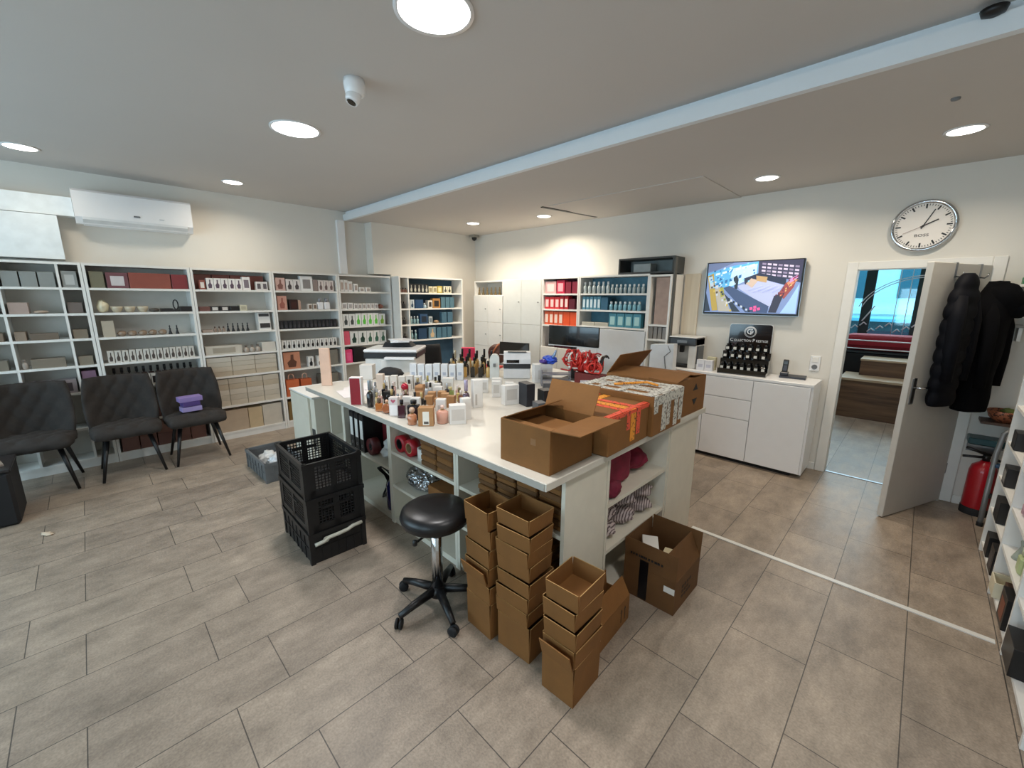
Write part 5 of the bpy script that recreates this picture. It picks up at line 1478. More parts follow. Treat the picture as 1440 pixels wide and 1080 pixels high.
# dark boxes and papers before the taped boxes
w_carton('dark_carton', 'tall black blue carton left of the open box flap', -1.93, 2.16, 0.07, 0.12, 0.165, '#20232a', CA + 0.5)
w_carton('dark_carton', 'black carton behind the tall black blue carton', -1.83, 2.24, 0.08, 0.10, 0.12, '#17181b', CA + 0.4)
w_carton('dark_carton', 'low grey carton with white top by the open box', -1.74, 2.07, 0.07, 0.09, 0.075, '#4a4c50', CA + 0.4)
w_carton('grey_carton', 'wide dark grey carton lying behind the papers', -2.02, 2.56, 0.20, 0.10, 0.10, '#55565a', CA)
w_carton('white_carton', 'white carton behind the papers near the taped boxes', -1.86, 2.80, 0.13, 0.08, 0.10, '#cfd3d8', CA)
w_carton('blue_white_carton', 'pale blue white carton at the worktop back edge', -1.72, 2.98, 0.15, 0.07, 0.095, '#c3ccd8', 0.0)
for i, (x, y, a) in enumerate(((-1.72, 2.42, 0.5), (-1.66, 2.55, 0.1), (-1.80, 2.52, 0.9))):
    tag(obj('paper_sheet', MB().box(-0.105, 0.105, -0.148, 0.148, 0, 0.0012), WHITEG, None, (x, y, ZW + 0.0014 * i), a), ('lowest', 'right upper', 'left top')[i] + ' white paper sheet on the worktop behind the taped boxes', 'paper', 'loose papers behind the taped boxes')
tag(obj('red_ribbon_pack', MB().blob(0.08, 0.05, 0.03, 0.4, 2.5, 5, 3), mat('#d2452e', 0.6, 0, 0.2), None, (-1.66, 2.20, ZW)), 'orange red ribbon pack beside the dark cartons', 'pack')
for i, (x, y, a) in enumerate(((-3.30, 1.50, 0.3), (-3.22, 1.44, 0.6), (-3.42, 1.60, 0.1))):
    tag(obj('paper_sheet', MB().box(-0.105, 0.105, -0.148, 0.148, 0, 0.0012), mat('#e3dcda', 0.5, 0, 0.03), None, (x, y, ZW + 0.0014 * i), CA + a), ('first', 'front', 'rear')[i] + ' white paper sheet left of the dark red carton', 'paper', 'papers left of the red carton')
tag(obj('peach_board', MB().box(-0.045, 0.045, 0, 0.02, 0, 0.33, bev=0.003), mat('#d9b39b', 0.6), None, (-3.66, 1.40, ZW), CA), 'upright peach coloured board at the far end of the worktop', 'board')
tag(obj('white_box', MB().box(-0.06, 0.06, 0, 0.1, 0, 0.14, bev=0.002), mat('#d3cfc9', 0.5), None, (-3.68, 1.78, ZW), CA), 'white box behind the papers near the printer', 'box')
tag(obj('black_case', MB().blob(0.12, 0.08, 0.06, 0.15, 1.4, 2, 3), BLACKM, None, (-3.52, 1.95, ZW), CA), 'black soft case before the printer', 'case')
# black capped tester bottles at the back
random.seed(5)
TB = []
for r_ in range(4):
    for c_ in range(6):
        TB.append((-3.235 + 0.055 * c_ - 0.05 * r_, 2.42 + 0.052 * c_ + 0.062 * r_, 0.15 + 0.03 * r_ + random.uniform(-0.01, 0.015)))
for i, (x, y, h) in enumerate(TB):
    c1_, c2_ = random.choice((('#b98f4a', '#0f0f10'), ('#1a1714', '#c0b296'), ('#c8a668', '#121112'), ('#2c231a', '#0d0d0e'), ('#d5c9b0', '#17161a')))
    w_bottle('tester_bottle', '%s tester bottle in the %s row of the black and gold group' % (ordl(i % 6, 6), ('front', 'second', 'third', 'rear')[i // 6]), x, y, 0.042, 0.036, h, c1_, c2_, CA, random.choice(('square', 'round')), group='black and gold tester bottles')
ah = thing('white_dispenser', 'white arched dispenser right of the black and gold testers', 'dispenser', (-2.872, 2.685, ZW), CA)
obj('body', MB().prism([(-0.045, 0), (0.045, 0), (0.045, 0.19)] + [(0.045 * math.cos(a), 0.19 + 0.045 * math.sin(a)) for a in [R(20 * k) for k in range(1, 9)]] + [(-0.045, 0.19)], 'y', 0, 0.09), mat('#d0d3d0', 0.3), ah)
obj('nozzle', MB().box(-0.012, 0.012, -0.02, 0.0, 0.12, 0.15), GREY, ah)

# ============================================================ BEHIND THE WORKTOP
# multifunction printer on its stand
ps = thing('printer_stand', 'white stand under the big printer', 'stand', (-4.12, 2.36, 0), CA)
obj('body', MB().box(-0.3, 0.3, -0.25, 0.25, 0, 0.82, bev=0.004), WHITE, ps)
P_ = thing('printer', 'large white office printer with black scanner band', 'printer', (-4.12, 2.36, 0.821), CA)
obj('body', MB().box(-0.27, 0.27, -0.23, 0.23, 0, 0.24, bev=0.008), mat('#d3d2ce', 0.4), P_)
obj('front_cover', MB().box(-0.10, 0.255, -0.24, -0.231, 0.02, 0.22, bev=0.003), mat('#dcdad5', 0.4), P_)
obj('side_grip', MB().box(0.21, 0.235, -0.246, -0.2405, 0.13, 0.18), BLACKM, P_)
obj('scanner_band', MB().box(-0.28, 0.28, -0.24, 0.235, 0.243, 0.30, bev=0.006), BLACK, P_)
obj('scanner_lid', MB().box(-0.285, 0.285, -0.235, 0.24, 0.302, 0.335, bev=0.01), WHITEG, P_)
obj('output_tray', MB().box(-0.05, 0.27, -0.30, -0.241, 0.235, 0.262, bev=0.006), WHITEG, P_)
obj('feeder', MB().prism([(-0.15, 0.336), (0.18, 0.336), (0.12, 0.39), (-0.12, 0.39)], 'y', 0.0, 0.2), BLACKM, P_)
for i in range(2):
    tag(obj('paper_heap', MB().box(-0.10, 0.10, -0.14, 0.14, 0, 0.01), WHITEG, None, (-4.16 + 0.02 * i, 2.43 + 0.02 * i, 0.821 + 0.392 + 0.011 * i), CA + 0.3 + 0.4 * i), ('lower', 'upper')[i] + ' white paper pile lying on the printer lid', 'paper', 'papers on the printer')
# dark office chairs
def office_chair(label, loc, rz):
    t = thing('office_chair', label, 'chair', loc, rz, 'black office chairs behind the island')
    def bk(u, v):
        x = (u - .5) * 2
        return (x * (0.23 - 0.03 * v * v), 0.22 + 0.05 * v - 0.05 * x * x, 0.55 + 0.58 * v)
    obj('backrest', MB().shell(bk, 14, 12, 0.06), BLACKM, t)
    obj('seat', MB().box(-0.24, 0.24, -0.24, 0.22, 0.44, 0.52, bev=0.03, seg=2), BLACKM, t)
    obj('column', MB().cyl((0, 0, 0.1), 0.03, 0.34, 14), STEEL, t)
    for k in range(5):
        a = R(72 * k)
        obj('leg', MB().tube([(0, 0, 0.1), (0.28 * math.cos(a), 0.28 * math.sin(a), 0.03)], 0.02, 8), BLACK, t)
    return t
oc = office_chair('black office chair right of the printer', (-4.55, 3.0, 0), -2.16)
tag(obj('pink_bag', MB().prism([(-0.10, 0), (0.10, 0), (0.09, 0.24), (-0.09, 0.24)], 'y', -0.04, 0.04), mat('#d8325c', 0.6), None, (-4.40, 3.62, 0.786), CA), 'bright pink bag on the desk behind the cartons', 'bag')
tag(obj('red_folder', MB().box(-0.16, 0.16, -0.1, 0.1, 0, 0.03, bev=0.004), mat('#c03a35', 0.5), None, (-4.02, 3.66, 0.786), 0.3), 'flat red folder on the desk by the pink bag', 'folder')
bs = thing('backpack', 'dark brown backpack on the desk right of the pink bag', 'backpack', (-4.18, 3.98, 0.786), CA)
obj('body', MB().blob(0.14, 0.10, 0.14, 0.15, 1.3, 6, 4), mat('#4a2a20', 0.7, 0, 0.2), bs)
obj('strap', MB().tube([(-0.1, -0.09, 0.06), (-0.07, -0.13, 0.18), (0, -0.08, 0.28), (0.05, -0.02, 0.29)], 0.012, 8), mat('#9a5a38', 0.6), bs)
# label printer, cash machine and monitors
lp = thing('receipt_printer', 'white and dark receipt printer behind the black and gold testers', 'printer', (-2.72, 2.84, ZW), CA)
obj('body', MB().box(-0.13, 0.13, 0, 0.18, 0, 0.10, bev=0.006), mat('#d4d5d6', 0.4), lp)
obj('dark_band', MB().box(-0.132, 0.132, -0.006, 0.182, 0.102, 0.145, bev=0.004), mat('#2c2e31', 0.4), lp)
obj('top_cover', MB().prism([(0.0, 0.146), (0.18, 0.146), (0.18, 0.25), (0.07, 0.25), (0.0, 0.19)], 'x', -0.13, 0.13), mat('#dadbdc', 0.4), lp)
obj('display', MB().box(-0.10, 0.02, -0.003, 0.0, 0.155, 0.185), BLACKG, lp)
obj('paper_slot', MB().box(-0.09, 0.09, 0.05, 0.10, 0.251, 0.256), BLACK, lp)
w_carton('white_carton', 'big white carton right of the receipt printer', -2.42, 2.88, 0.17, 0.10, 0.17, '#d8d8d6', CA + 0.2, None, ('#c5c3bf', -0.3, 0.2, 0.2, 0.7))
mo = thing('stacked_trays', 'grey paper trays stacked right of the big white carton', 'paper trays', (-2.24, 2.84, ZW), CA)
for k in range(3):
    obj('tray', MB().box(-0.13, 0.13, 0, 0.12, 0.05 * k, 0.05 * k + 0.008).box(-0.13, -0.122, 0, 0.12, 0.05 * k + 0.008, 0.05 * k + 0.048).box(0.122, 0.13, 0, 0.12, 0.05 * k + 0.008, 0.05 * k + 0.048), mat('#7f7f86', 0.4), mo)
def monitor(label, x, y, z0, z1, w, rz, m, back=False):
    t = thing('monitor', label, 'monitor', (x, y, 0.786), rz, 'monitors on the desk')
    obj('screen', MB().box(-w / 2, w / 2, 0, 0.025, z0 - 0.786, z1 - 0.786, bev=0.005), m, t)
    obj('bezel', MB().box(-w / 2 - 0.004, w / 2 + 0.004, 0.004, 0.022, z0 - 0.796, z0 - 0.787), mat('#d6d8da', 0.3), t)
    obj('neck', MB().box(-0.03, 0.03, 0.027, 0.05, 0.012, (z0 + z1) / 2 - 0.786), BLACKM, t)
    obj('foot', MB().box(-0.12, 0.12, -0.05, 0.14, 0.0, 0.012, bev=0.004), BLACKM, t)
    return t
monitor('wide black monitor on the desk below the red goods', -2.78, 3.80, 1.17, 1.39, 0.64, 0.12, BLACKG)
monitor('low dark monitor on the desk behind the receipt printer', -3.68, 3.78, 0.98, 1.14, 0.42, 0.3, BLACKG)
# gift ribbons: red, blue, black
def ribbon(name, label, x, y, z, cols, n, sx, sy, sz, seed):
    random.seed(seed)
    t = thing(name, label, 'ribbon bunch', (x, y, z))
    obj('base', MB().blob(sx * 0.6, sy * 0.6, sz * 0.3, 0.3, 2, seed, 3), mat(cols[0], 0.6), t)
    for k in range(n):
        c = Vector((random.uniform(-.75, .75) * sx, random.uniform(-.6, .6) * sy, random.uniform(.22, .72) * sz))
        ra, rb = random.uniform(.16, .30) * sz, random.uniform(.10, .26) * sz
        M = Matrix.Translation(c) @ Matrix.Rotation(random.uniform(0, 6.28), 4, 'Z') @ Matrix.Rotation(random.uniform(-.9, .9), 4, 'Y')
        a0, a1 = random.uniform(0, 6.28), random.uniform(4.2, 6.6)
        pts = [M @ Vector((ra * math.cos(a0 + a1 * q / 13) * (1 + .03 * q), 0.004 * q, rb * math.sin(a0 + a1 * q / 13) * (1 + .03 * q))) for q in range(14)]
        pts = [Vector((p.x, p.y, max(0.012, p.z))) for p in pts]
        obj('loop', MB().tube(pts, 0.0075, 6), mat(cols[k % len(cols)], 0.45), t)
    return t
ribbon('red_ribbon_bunch', 'tangled red and white gift ribbons behind the papers', -2.03, 2.965, ZW + 0.14, ('#c8281e', '#b81d18', '#e2e0da', '#d83a2c', '#a01818', '#151515'), 44, 0.21, 0.085, 0.20, 21)
tag(obj('ribbon_box', MB().box(-0.13, 0.13, -0.06, 0.06, 0, 0.138, bev=0.003), mat('#6f2420', 0.6), None, (-1.965, 2.97, ZW), 0.0), 'red brown box under the red ribbons', 'box')
ribbon('black_ribbon_bunch', 'black curled ribbon right of the red ribbons', -1.70, 3.02, ZW + 0.0955, ('#141416', '#2a2a2c', '#1a1f1a'), 12, 0.05, 0.03, 0.15, 8)
bb = thing('blue_bow', 'shiny blue and violet bow left of the red ribbons', 'bow', (-2.42, 2.96, ZW + 0.172))
obj('loops', MB().blob(0.07, 0.05, 0.035, 0.45, 2.4, 12, 4), mat('#2f55c8', 0.3, 0, 0.2), bb)
obj('violet_tail', MB().blob(0.04, 0.03, 0.022, 0.4, 2, 3, 3, c=(-0.03, -0.05, 0.0)), mat('#4a2f86', 0.3), bb)
obj('silver_tail', MB().tube([(0.03, 0, 0.05), (0.06, 0, 0.09), (0.075, 0.0, 0.13)], 0.012, 8, rr=[0.018, 0.014, 0.008]), mat('#8fa6c4', 0.25, 0.3), bb)
# white shopping bag near the coffee machine
bgd = thing('white_bag', 'tall translucent white bag behind the packing boxes', 'bag', (-1.99, 4.42, 0.0), 0.1)
obj('body', MB().prism([(-0.14, 0), (0.14, 0), (0.12, 1.22), (-0.13, 1.20)], 'y', -0.06, 0.06), mat('#d5d6d8', 0.3, 0, 0.05), bgd)
obj('grey_fold', MB().tube([(0.05, -0.064, 0.95), (0.03, -0.066, 1.08), (0.09, -0.066, 1.14), (0.06, -0.064, 1.2)], 0.004, 6), GREY, bgd)
# ---------------------------------------------------------------- on the sideboard
cm = thing('coffee_machine', 'white and black coffee machine on the sideboard', 'coffee machine', (-1.90, 4.69, ZW))
obj('housing', MB().box(-0.15, -0.11, 0, 0.25, 0, 0.33, bev=0.005).box(0.07, 0.15, 0, 0.25, 0, 0.33, bev=0.005).box(-0.11, 0.07, 0.12, 0.25, 0, 0.33), mat('#d3d3d0', 0.3), cm)
obj('head', MB().box(-0.15, 0.15, -0.01, 0.25, 0.25, 0.335, bev=0.008), mat('#35373a', 0.3), cm)
obj('lid', MB().box(-0.155, 0.155, -0.015, 0.255, 0.337, 0.35, bev=0.004), mat('#dcdcda', 0.3), cm)
obj('spout', MB().box(-0.04, 0.0, 0.02, 0.07, 0.17, 0.25, bev=0.004), BLACK, cm)
obj('drip_tray', MB().box(-0.108, 0.068, 0.0, 0.118, 0.0, 0.03), BLACK, cm)
obj('water_tank', MB().box(0.151, 0.165, 0.03, 0.2, 0.05, 0.25), mat('#3c4146', 0.15), cm)
obj('buttons', MB().box(-0.06, 0.05, -0.014, -0.0105, 0.28, 0.31), mat('#77797c', 0.3), cm)
for i in range(2):
    w_carton('white_carton', ('left', 'right')[i] + ' white carton between coffee machine and black perfume display', -1.675 + 0.085 * i, 4.66, 0.08, 0.06, 0.115, '#d8d8dc', 0.05, 'cartons beside the coffee machine', ('#b9b9c6', -0.3, 0.3, 0.3, 0.6))
tag(obj('cream_carton', MB().box(-0.045, 0.045, 0, 0.05, 0, 0.14, bev=0.002), mat('#d0c7a5', 0.5), None, (-1.60, 4.76, ZW)), 'cream carton behind the two white cartons on the sideboard', 'box')
# black display stand
D_ = thing('perfume_display', 'black stepped perfume display with white lettering on the sideboard', 'perfume display', (-1.265, 4.66, ZW), 0.10)
obj('steps', MB().prism([(0, 0), (0.28, 0), (0.28, 0.22), (0.19, 0.22), (0.19, 0.15), (0.10, 0.15), (0.10, 0.075), (0.085, 0.075), (0.085, 0.035), (0.0, 0.035)], 'x', -0.225, 0.225), BLACKG, D_)
obj('front_lip', MB().box(-0.225, 0.225, -0.004, 0.0, 0, 0.055), BLACKG, D_)
pts = [(-0.2, 0.0), (0.2, 0.0), (0.2, 0.48)] + [(0.175 + 0.025 * math.cos(a), 0.48 + 0.025 * math.sin(a)) for a in (R(30), R(60), R(90))] + [(-0.175 + 0.025 * math.cos(a), 0.48 + 0.025 * math.sin(a)) for a in (R(90), R(120), R(150))] + [(-0.2, 0.48)]
obj('backboard', MB().prism(pts, 'y', 0.2805, 0.292), BLACKG, D_)
pts2 = [(x * 1.025, z * 1.008) for x, z in pts]
obj('white_edge', MB().prism(pts2, 'y', 0.2925, 0.296), WHITEG, D_)
LET = mat('#e8e8ea', 0.5, 0, 0.0)
def ring(nm, r0, r1, c):
    obj(nm, MB().lathe([(r0, 0.0), (r1, 0.0), (r1, 0.0012), (r0, 0.0012)], 40, M=Matrix.Translation(c) @ QY, cap=False), LET, D_)
ring('emblem_ring', 0.054, 0.058, (0, 0.28, 0.425))
ring('emblem_ring', 0.046, 0.050, (0, 0.28, 0.425))
text('emblem_letter', 'C', 0.085, LET, D_, (-0.006, 0.2795, 0.427))
text('emblem_letter', 'P', 0.062, LET, D_, (0.012, 0.2795, 0.417))
text('lettering_initial', 'C', 0.046, LET, D_, (-0.172, 0.2795, 0.335))
text('lettering', 'OLLECTION', 0.034, LET, D_, (-0.066, 0.2795, 0.331), sx=0.9)
text('lettering_initial', 'P', 0.046, LET, D_, (0.040, 0.2795, 0.335))
text('lettering', 'RESTIGE', 0.034, LET, D_, (0.117, 0.2795, 0.331), sx=0.9)
n_all = 0
for r_, (yy, zz, n_, nm) in enumerate(((0.045, 0.0355, 7, 'front'), (0.145, 0.1505, 6, 'middle'), (0.235, 0.2205, 6, 'back'))):
    for k in range(n_):
        x = -0.19 + 0.38 * k / (n_ - 1) * (1 if r_ == 0 else 0.94)
        c_, s_ = math.cos(0.10), math.sin(0.10)
        gx, gy = D_.location.x + c_ * x - s_ * (yy - 0.02), D_.location.y + s_ * x + c_ * (yy - 0.02)
        t = thing('miniature_bottle', '%s black miniature perfume in the %s row of the black display' % (ordl(k, n_), nm), 'perfume bottle', (gx, gy, ZW + zz), 0.10, 'miniature perfumes on the display')
        obj('bottle', MB().box(-0.02, 0.02, 0, 0.03, 0, 0.055, bev=0.003), BLACKG, t)
        obj('label', MB().box(-0.014, 0.014, -0.0008, -0.0001, 0.015, 0.042), mat('#dcdad2', 0.5), t)
        obj('cap', MB().cyl((0, 0.015, 0.055), 0.011, 0.022, 12), BLACK, t)
# telephone
T_ = thing('desk_telephone', 'dark cordless telephone with answering base on the sideboard', 'telephone', (-0.86, 4.80, ZW), 0.08)
PH = mat('#2b2e38', 0.35)
obj('base', MB().prism([(0, 0), (0.11, 0), (0.11, 0.028), (0.0, 0.018)], 'x', -0.09, 0.13), PH, T_)
obj('cradle', MB().box(-0.088, -0.02, 0.015, 0.10, 0.02, 0.055, bev=0.006), PH, T_)
hs = obj('handset', MB().box(-0.024, 0.024, -0.012, 0.012, 0, 0.145, bev=0.008, seg=2), BLACK, T_)
hs.location = (-0.054, 0.05, 0.035)
hs.rotation_euler = (R(-14), 0, 0)
obj('handset_screen', MB().box(-0.016, 0.016, -0.0135, -0.0125, 0.095, 0.125), mat('#55606a', 0.2), hs)
obj('keypad', MB().box(-0.016, 0.016, -0.0135, -0.0125, 0.03, 0.085), mat('#3d414c', 0.4), hs)

# ============================================================ UNDER THE ISLAND
# folded cartons in the near unit (four piles)
for pz, (x, n_, z0) in enumerate(((-1.64, 7, 0.5805), (-1.485, 8, 0.5805), (-1.33, 8, 0.5805), (-1.175, 8, 0.5805))):
    for k in range(n_):
        tag(obj('folded_carton', MB().box(-0.07, 0.07, 0, 0.25, 0, 0.030, bev=0.006), [KRAFTD, KRAFT][(k + pz) % 2], None, (x + 0.002 * math.sin(k * 2.2 + pz), 1.465 + 0.004 * math.cos(k * 3.1), z0 + 0.0312 * k), 0.03 * math.sin(k * 1.9)),
            '%s folded kraft carton up in the %s pile of the near unit' % (ORD[k], ('leftmost', 'second', 'third', 'rightmost')[pz]), 'folded carton', 'folded cartons under the near worktop corner')
for pz, (x, n_) in enumerate(((-1.46, 7), (-1.25, 7))):
    for k in range(n_):
        tag(obj('folded_carton', MB().box(-0.09, 0.09, 0, 0.25, 0, 0.030, bev=0.006), [KRAFTD, KRAFT][(k + pz) % 2], None, (x, 1.47, 0.3205 + 0.0312 * k), 0.02 * math.sin(k * 1.9)),
            '%s folded kraft carton up in the %s lower pile behind the towers' % (ORD[k], ('left', 'right')[pz]), 'folded carton', 'folded cartons on the lower shelf of the near unit')
# stool unit: tape rolls, upright folded cartons, foil
for i, (x, z) in enumerate(((-2.595, 0.5855), (-2.468, 0.5855))):
    tr = thing('tape_roll', ('left red and black tape roll', 'right red tape roll')[i] + ' on the shelf behind the stool', 'tape roll', (x, 1.47, z), 0)
    Mx = Matrix.Translation((0, 0.0, 0.062)) @ Matrix.Rotation(-PI / 2, 4, 'X')
    obj('tape', MB().lathe([(0.04, 0), (0.062, 0), (0.062, 0.07), (0.04, 0.07), (0.04, 0)], 28, M=Mx, cap=False), mat('#a31320', 0.35), tr)
    obj('core', MB().lathe([(0.034, 0.002), (0.0395, 0.002), (0.0395, 0.068), (0.034, 0.068), (0.034, 0.002)], 28, M=Mx, cap=False), BLACKM if i == 0 else mat('#b79a74', 0.7), tr)
tr = thing('tape_roll', 'white tape roll lying right of the red rolls', 'tape roll', (-2.345, 1.53, 0.5855))
obj('tape', MB().lathe([(0.035, 0), (0.055, 0), (0.055, 0.085), (0.035, 0.085), (0.035, 0)], 28, cap=False), mat('#d5d1ca', 0.4), tr)
obj('core', MB().lathe([(0.03, 0.002), (0.0345, 0.002), (0.0345, 0.083), (0.03, 0.083), (0.03, 0.002)], 24, cap=False), mat('#b79a74', 0.7), tr)
for c_ in range(2):
    for k in range(7):
        tag(obj('folded_carton', MB().box(-0.085, 0.085, 0, 0.22, 0, 0.037, bev=0.007), [KRAFT, KRAFTD][k % 2 if c_ else (k + 1) % 2], None, (-2.205 + 0.18 * c_, 1.455, 0.5858 + 0.0385 * k), 0.02 * math.sin(k * 2)),
            '%s folded carton up in the %s pile behind the stool' % (ORD[k], ('left', 'right')[c_]), 'folded carton', 'folded cartons behind the stool')
tag(obj('foil_bag', MB().blob(0.14, 0.09, 0.07, 0.5, 3.2, 14, 5, sharp=True), mat('#aeb0b2', 0.18, 0.85, 0.05), None, (-2.46, 1.59, 0.3205)), 'crumpled silver foil bag on the shelf behind the stool', 'foil bag')
tag(obj('kraft_box', MB().box(-0.13, 0.13, 0, 0.24, 0, 0.13, bev=0.003), KRAFT, None, (-2.11, 1.47, 0.3205)), 'closed kraft box right of the silver foil bag', 'cardboard box')
# binder unit
for i in range(3):
    t = thing('binder', '%s black binder with white spine label under the worktop' % ORD[i], 'binder', (-3.34 + 0.09 * i, 1.455, 0.4355), 0, 'black binders under the worktop')
    obj('cover', MB().box(-0.036, 0.036, 0, 0.28, 0, 0.32, bev=0.003), BLACK, t)
    obj('spine_label', MB().box(-0.024, 0.024, -0.001, -0.0001, 0.11, 0.27), WHITE, t)
    obj('finger_ring', MB().lathe([(0.009, 0.0001), (0.013, 0.0001), (0.013, 0.002), (0.009, 0.002)], 16, M=Matrix.Translation((0, 0, 0.05)) @ QY, cap=False), STEEL, t)
tr = thing('tape_roll', 'dark red and black roll beside the binders', 'tape roll', (-3.05, 1.47, 0.4355), 0)
Mx = Matrix.Translation((0, 0, 0.07)) @ Matrix.Rotation(-PI / 2, 4, 'X')
obj('tape', MB().lathe([(0.03, 0), (0.07, 0), (0.07, 0.06), (0.03, 0.06), (0.03, 0)], 28, M=Mx, cap=False), mat('#5a1a1e', 0.4), tr)
obj('core', MB().lathe([(0.012, 0.002), (0.029, 0.002), (0.029, 0.058), (0.012, 0.058), (0.012, 0.002)], 24, M=Mx, cap=False), BLACKM, tr)
tag(obj('red_box', MB().box(-0.06, 0.06, 0, 0.1, 0, 0.24, bev=0.003), mat('#6d1a20', 0.5), None, (-3.06, 1.62, 0.4355), 0.0), 'dark red box behind the dark roll under the worktop', 'box')
tag(obj('plastic_bag', MB().blob(0.085, 0.10, 0.085, 0.4, 2.2, 22, 4), CLEARB, None, (-2.83, 1.58, 0.4355)), 'crumpled white plastic bag right of the binders', 'bag')
cbm = thing('cable_bundle', 'black tangled cables on the bottom shelf behind the crates', 'cables', (-3.0, 1.60, 0.0505))
random.seed(2)
for k in range(6):
    a0 = random.uniform(0, 6)
    obj('cable', MB().tube([((0.09 + 0.02 * k % 3 * 0.01) * math.cos(a0 + q * .45), 0.05 * math.sin(a0 * 2 + q) + 0.01 * k - 0.03, 0.15 + 0.13 * math.sin(a0 + q * .45)) for q in range(15)], 0.006, 6), BLACKM, cbm)
bo = thing('blue_bottle', 'dark blue spray bottle on the bottom shelf behind the crates', 'bottle', (-2.80, 1.52, 0.0505))
obj('body', MB().lathe([(0.055, 0), (0.058, 0.02), (0.058, 0.2), (0.025, 0.25), (0.02, 0.27)], 20), mat('#1f2460', 0.2, coat=0.4), bo)
obj('spray_head', MB().box(-0.012, 0.05, -0.012, 0.012, 0.285, 0.315, bev=0.004).cyl((0, 0, 0.27), 0.016, 0.02, 12), WHITE, bo)
# end unit: maroon bags, striped cloth
MAR = mat('#7a1030', 0.75, 0, 0.18, 18, 0.15)
tag(obj('maroon_bag', MB().box(-0.18, 0.18, -0.14, 0.14, 0, 0.225, bev=0.05, seg=3), MAR, None, (-1.27, 2.03, 0.6105), PI / 2), 'large maroon fabric bag on the upper end shelf', 'bag')
tag(obj('maroon_bag', MB().blob(0.115, 0.10, 0.075, 0.2, 1.5, 8, 4), MAR, None, (-1.24, 2.355, 0.6105)), 'smaller folded maroon bag right of the large one', 'bag')
tag(obj('maroon_bag', MB().blob(0.035, 0.075, 0.05, 0.2, 1.5, 9, 4), mat('#6b0d2b', 0.75, 0, 0.18, 18), None, (-1.095, 1.925, 0.6105)), 'low maroon bundle before the large maroon bag', 'bag')
STR = stripe_mat('striped_cloth', '#b9aaa7', '#5d4c4e', 22)
for i, (x, y, z, sx, sy, sz, s, nm) in enumerate(((-1.20, 1.955, 0.3305, 0.105, 0.095, 0.05, 31, 'lowest left'), (-1.20, 1.955, 0.445, 0.10, 0.09, 0.045, 32, 'upper left'), (-1.20, 2.17, 0.3305, 0.105, 0.085, 0.052, 33, 'lower middle'), (-1.20, 2.17, 0.45, 0.10, 0.085, 0.045, 34, 'upper middle'),
                                             (-1.20, 2.385, 0.3305, 0.105, 0.09, 0.045, 35, 'lower right'), (-1.20, 2.385, 0.435, 0.105, 0.09, 0.045, 36, 'topmost right'))):
    tag(obj('striped_cloth', MB().blob(sx, sy, sz, 0.22, 2.2, s, 4), STR, None, (x, y, z), 0.1 * i), nm + ' striped cloth bundle on the middle end shelf', 'cloth', 'striped cloth bundles')

# ============================================================ DOOR SIDE
ux, uy = math.cos(leaf_ang), math.sin(leaf_ang)
nx, ny = -uy, ux                                    # outward from the visible leaf face
def on_door(s, off, z):
    return (0.325 + ux * s + nx * off, 4.965 + uy * s + ny * off, z)
for i, s in enumerate((0.52, 0.17)):
    hk = thing('door_hook', ('hook strap over the door above the quilted jacket', 'hook strap over the door above the hooded coat')[i], 'hook', on_door(s, 0.0, 1.9), leaf_ang, 'door hooks')
    obj('strap', MB().box(-0.012, 0.012, 0.0005, 0.003, -0.04, 0.067).box(-0.012, 0.012, -0.043, 0.003, 0.0665, 0.069), STEEL, hk)
    obj('hook', MB().tube([(0, 0.003, -0.03), (0, 0.03, -0.035), (0, 0.045, -0.02), (0, 0.045, 0.0)], 0.005, 8), STEEL, hk)
PUFF = mat('#0c0d13', 0.7, 0, 0.15, 14, 0.1)
COATM = mat('#060609', 0.9, 0, 0.15, 20, 0.15)
for m_ in (PUFF, COATM):
    m_.node_tree.nodes['Principled BSDF'].inputs['Specular IOR Level'].default_value = 0.12
